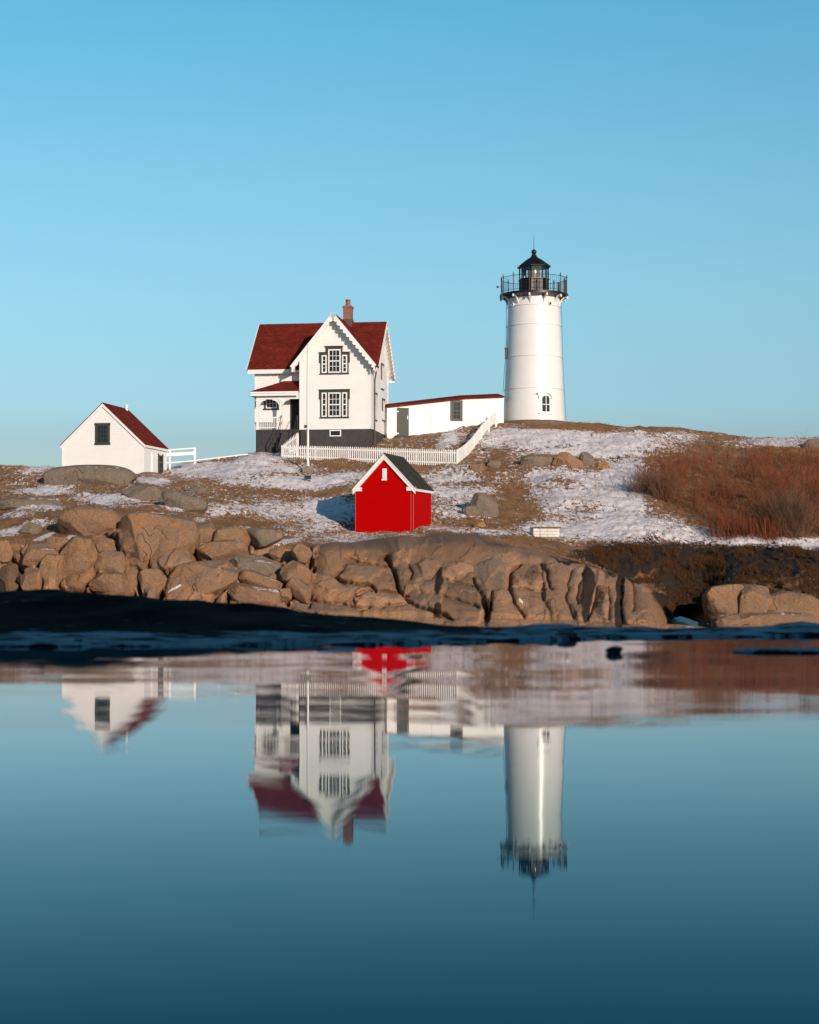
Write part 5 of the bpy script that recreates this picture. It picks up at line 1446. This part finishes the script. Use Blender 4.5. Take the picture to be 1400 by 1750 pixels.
def twigs(pos, heights, seed, rad0=0.011, branch=6, spread=0.35, fork=0.35, lean=(-0.12, 0.0)):
    """bare stems with side twigs: three-sided tapering rods"""
    r = np.random.default_rng(seed)
    V, Fc, T, off = [], [], [], 0
    def rods(p0, p1, r0, r1, tint):
        nonlocal off
        n = len(p0)
        ax = p1 - p0; L = np.linalg.norm(ax, axis=1)[:, None] + 1e-9; ax = ax / L
        u = np.cross(ax, np.array([0.3, 1.0, 0.1])); u /= np.linalg.norm(u, axis=1)[:, None] + 1e-9; w_ = np.cross(ax, u)
        vs = []
        for (p, rr_) in ((p0, r0), (p1, r1)):
            for k in range(3):
                a = 2 * math.pi * k / 3
                vs.append(p + (u * math.cos(a) + w_ * math.sin(a)) * np.asarray(rr_).reshape(-1, 1))
        vs = np.stack(vs, 1)
        base = off + np.arange(n)[:, None] * 6
        for k in range(3):
            k2 = (k + 1) % 3
            Fc.append(np.concatenate([base + k, base + k2, base + 3 + k2, base + 3 + k], 1))
        V.append(vs.reshape(-1, 3)); T.append(np.repeat(tint, 6, 0)); off += n * 6
    n = len(pos)
    tint = np.stack([r.random(n), (r.random(n) < 0.38) * r.random(n), np.zeros(n)], -1)
    d0 = np.stack([r.normal(lean[0], spread, n), r.normal(lean[1], spread, n), np.ones(n)], -1); d0 /= np.linalg.norm(d0, axis=1)[:, None]
    H = heights[:, None]
    m1 = pos + d0 * H * 0.5; d1 = d0 + np.stack([r.normal(0, .16, n), r.normal(0, .16, n), np.zeros(n)], -1); top = m1 + d1 * H * 0.5
    rods(pos, m1, np.full(n, rad0), np.full(n, rad0 * .75), tint); rods(m1, top, np.full(n, rad0 * .75), np.full(n, rad0 * .3), tint)
    for b in range(branch):
        t_ = r.uniform(0.25, 0.95, n)[:, None]
        p0 = np.where(t_ < 0.5, pos + (m1 - pos) * t_ * 2, m1 + (top - m1) * (t_ - 0.5) * 2)
        dd = d0 + np.stack([r.normal(0, fork * 1.6, n), r.normal(0, fork * 1.6, n), r.uniform(-.2, .5, n)], -1); dd /= np.linalg.norm(dd, axis=1)[:, None]
        p1 = p0 + dd * H * r.uniform(0.18, 0.42, n)[:, None]
        rods(p0, p1, np.full(n, rad0 * .6), np.full(n, rad0 * .25), tint)
    return np.concatenate(V), np.concatenate(Fc), np.concatenate(T)
def ground_pts(px, d):
    j = np.clip(np.round(np.interp(px, cols, np.arange(len(cols)))).astype(int), 0, len(cols) - 1)
    z = np.array([np.interp(dd, Ds[:, jj], Zs[:, jj]) for dd, jj in zip(d, j)])
    return np.stack([(px - 700) / F * d, d, z], -1)
r = np.random.default_rng(77)
N = 5600
tpx = r.uniform(1090, 1600, N); td = r.uniform(97, 119, N)
front = np.interp(tpx, [1090, 1100, 1140, 1180, 1220, 1300, 1400, 1600], [110, 105.5, 102.5, 100.8, 98.4, 98.0, 98.6, 98]) + 0.8 * fbm(tpx / 22, tpx * 0, 0, 3, 111)
backd = np.interp(tpx, [1090, 1130, 1180, 1240, 1600], [110, 113, 117, 119, 119])
den = 0.10 + 0.90 * sstep(-0.30, 0.30, fbm(tpx / 40, td / 2.6, 0, 3, 121))
gap = np.exp(-(((tpx - 1250) / 36) ** 2 + ((td - 103.5) / 2.0) ** 2))
ok = (td > front) & (td < backd) & (r.random(N) < den * (1 - 0.9 * gap))
tpx, td = tpx[ok], td[ok]
tp = ground_pts(tpx, td); tp[:, 2] -= 0.05
hh = r.uniform(0.7, 2.15, len(tp)) * np.interp(tpx, [1090, 1130, 1400], [0.65, 0.95, 1.05]) * (1 - 0.25 * sstep(110, 118, td)) * (1 + 0.45 * fbm(tpx / 24, td / 3, 0, 2, 131))
tv, tf, tt = twigs(tp, hh, 7, rad0=0.0135, spread=0.30, branch=8, fork=0.50)
o = np_mesh('shrub_thicket', tv, tf, M['twig'], False, {'tint': tt}); tag(o, 'rust red thicket of bare stems on the slope at right', 'shrubs', kind='stuff')
def bush(name, label, px, d, n, rx, ry, h, seed, mat, **kw):
    r = np.random.default_rng(seed)
    q = ground_pts(np.full(n, float(px)), np.full(n, float(d)))
    q[:, 0] += r.normal(0, rx, n); q[:, 1] += r.normal(0, ry, n); q[:, 2] -= 0.05
    v, f, t = twigs(q - q.mean(0) * np.array([1, 1, 1]), h * r.uniform(0.6, 1.1, n), seed, **kw)
    o = np_mesh(name, v, f, mat, False, {'tint': t}); o.location = q.mean(0)
    return tag(o, label, 'shrub')
bush('bare_shrub', 'tall grey brown bare shrub in front of the red thicket at right', 1352, 98.2, 240, 0.35, 0.4, 2.7, 1, M['twig_grey'], spread=0.42, branch=9, rad0=0.013, fork=0.4)
bush('bare_shrub', 'short orange clump of stems in the snow before the dark gap', 1262, 98.0, 300, 0.8, 0.5, 1.3, 2, M['twig'], spread=0.16, branch=4, fork=0.18)
bush('bare_shrub', 'narrow orange clump at the foot of the grey bare shrub', 1318, 97.4, 160, 0.35, 0.3, 1.3, 3, M['twig'], spread=0.14, branch=4, fork=0.18)
bush('bare_shrub', 'leftmost purple brown shrub of the thicket beside open snow', 1118, 106.5, 260, 0.7, 0.8, 1.7, 4, M['twig_grey'], spread=0.3, branch=7)
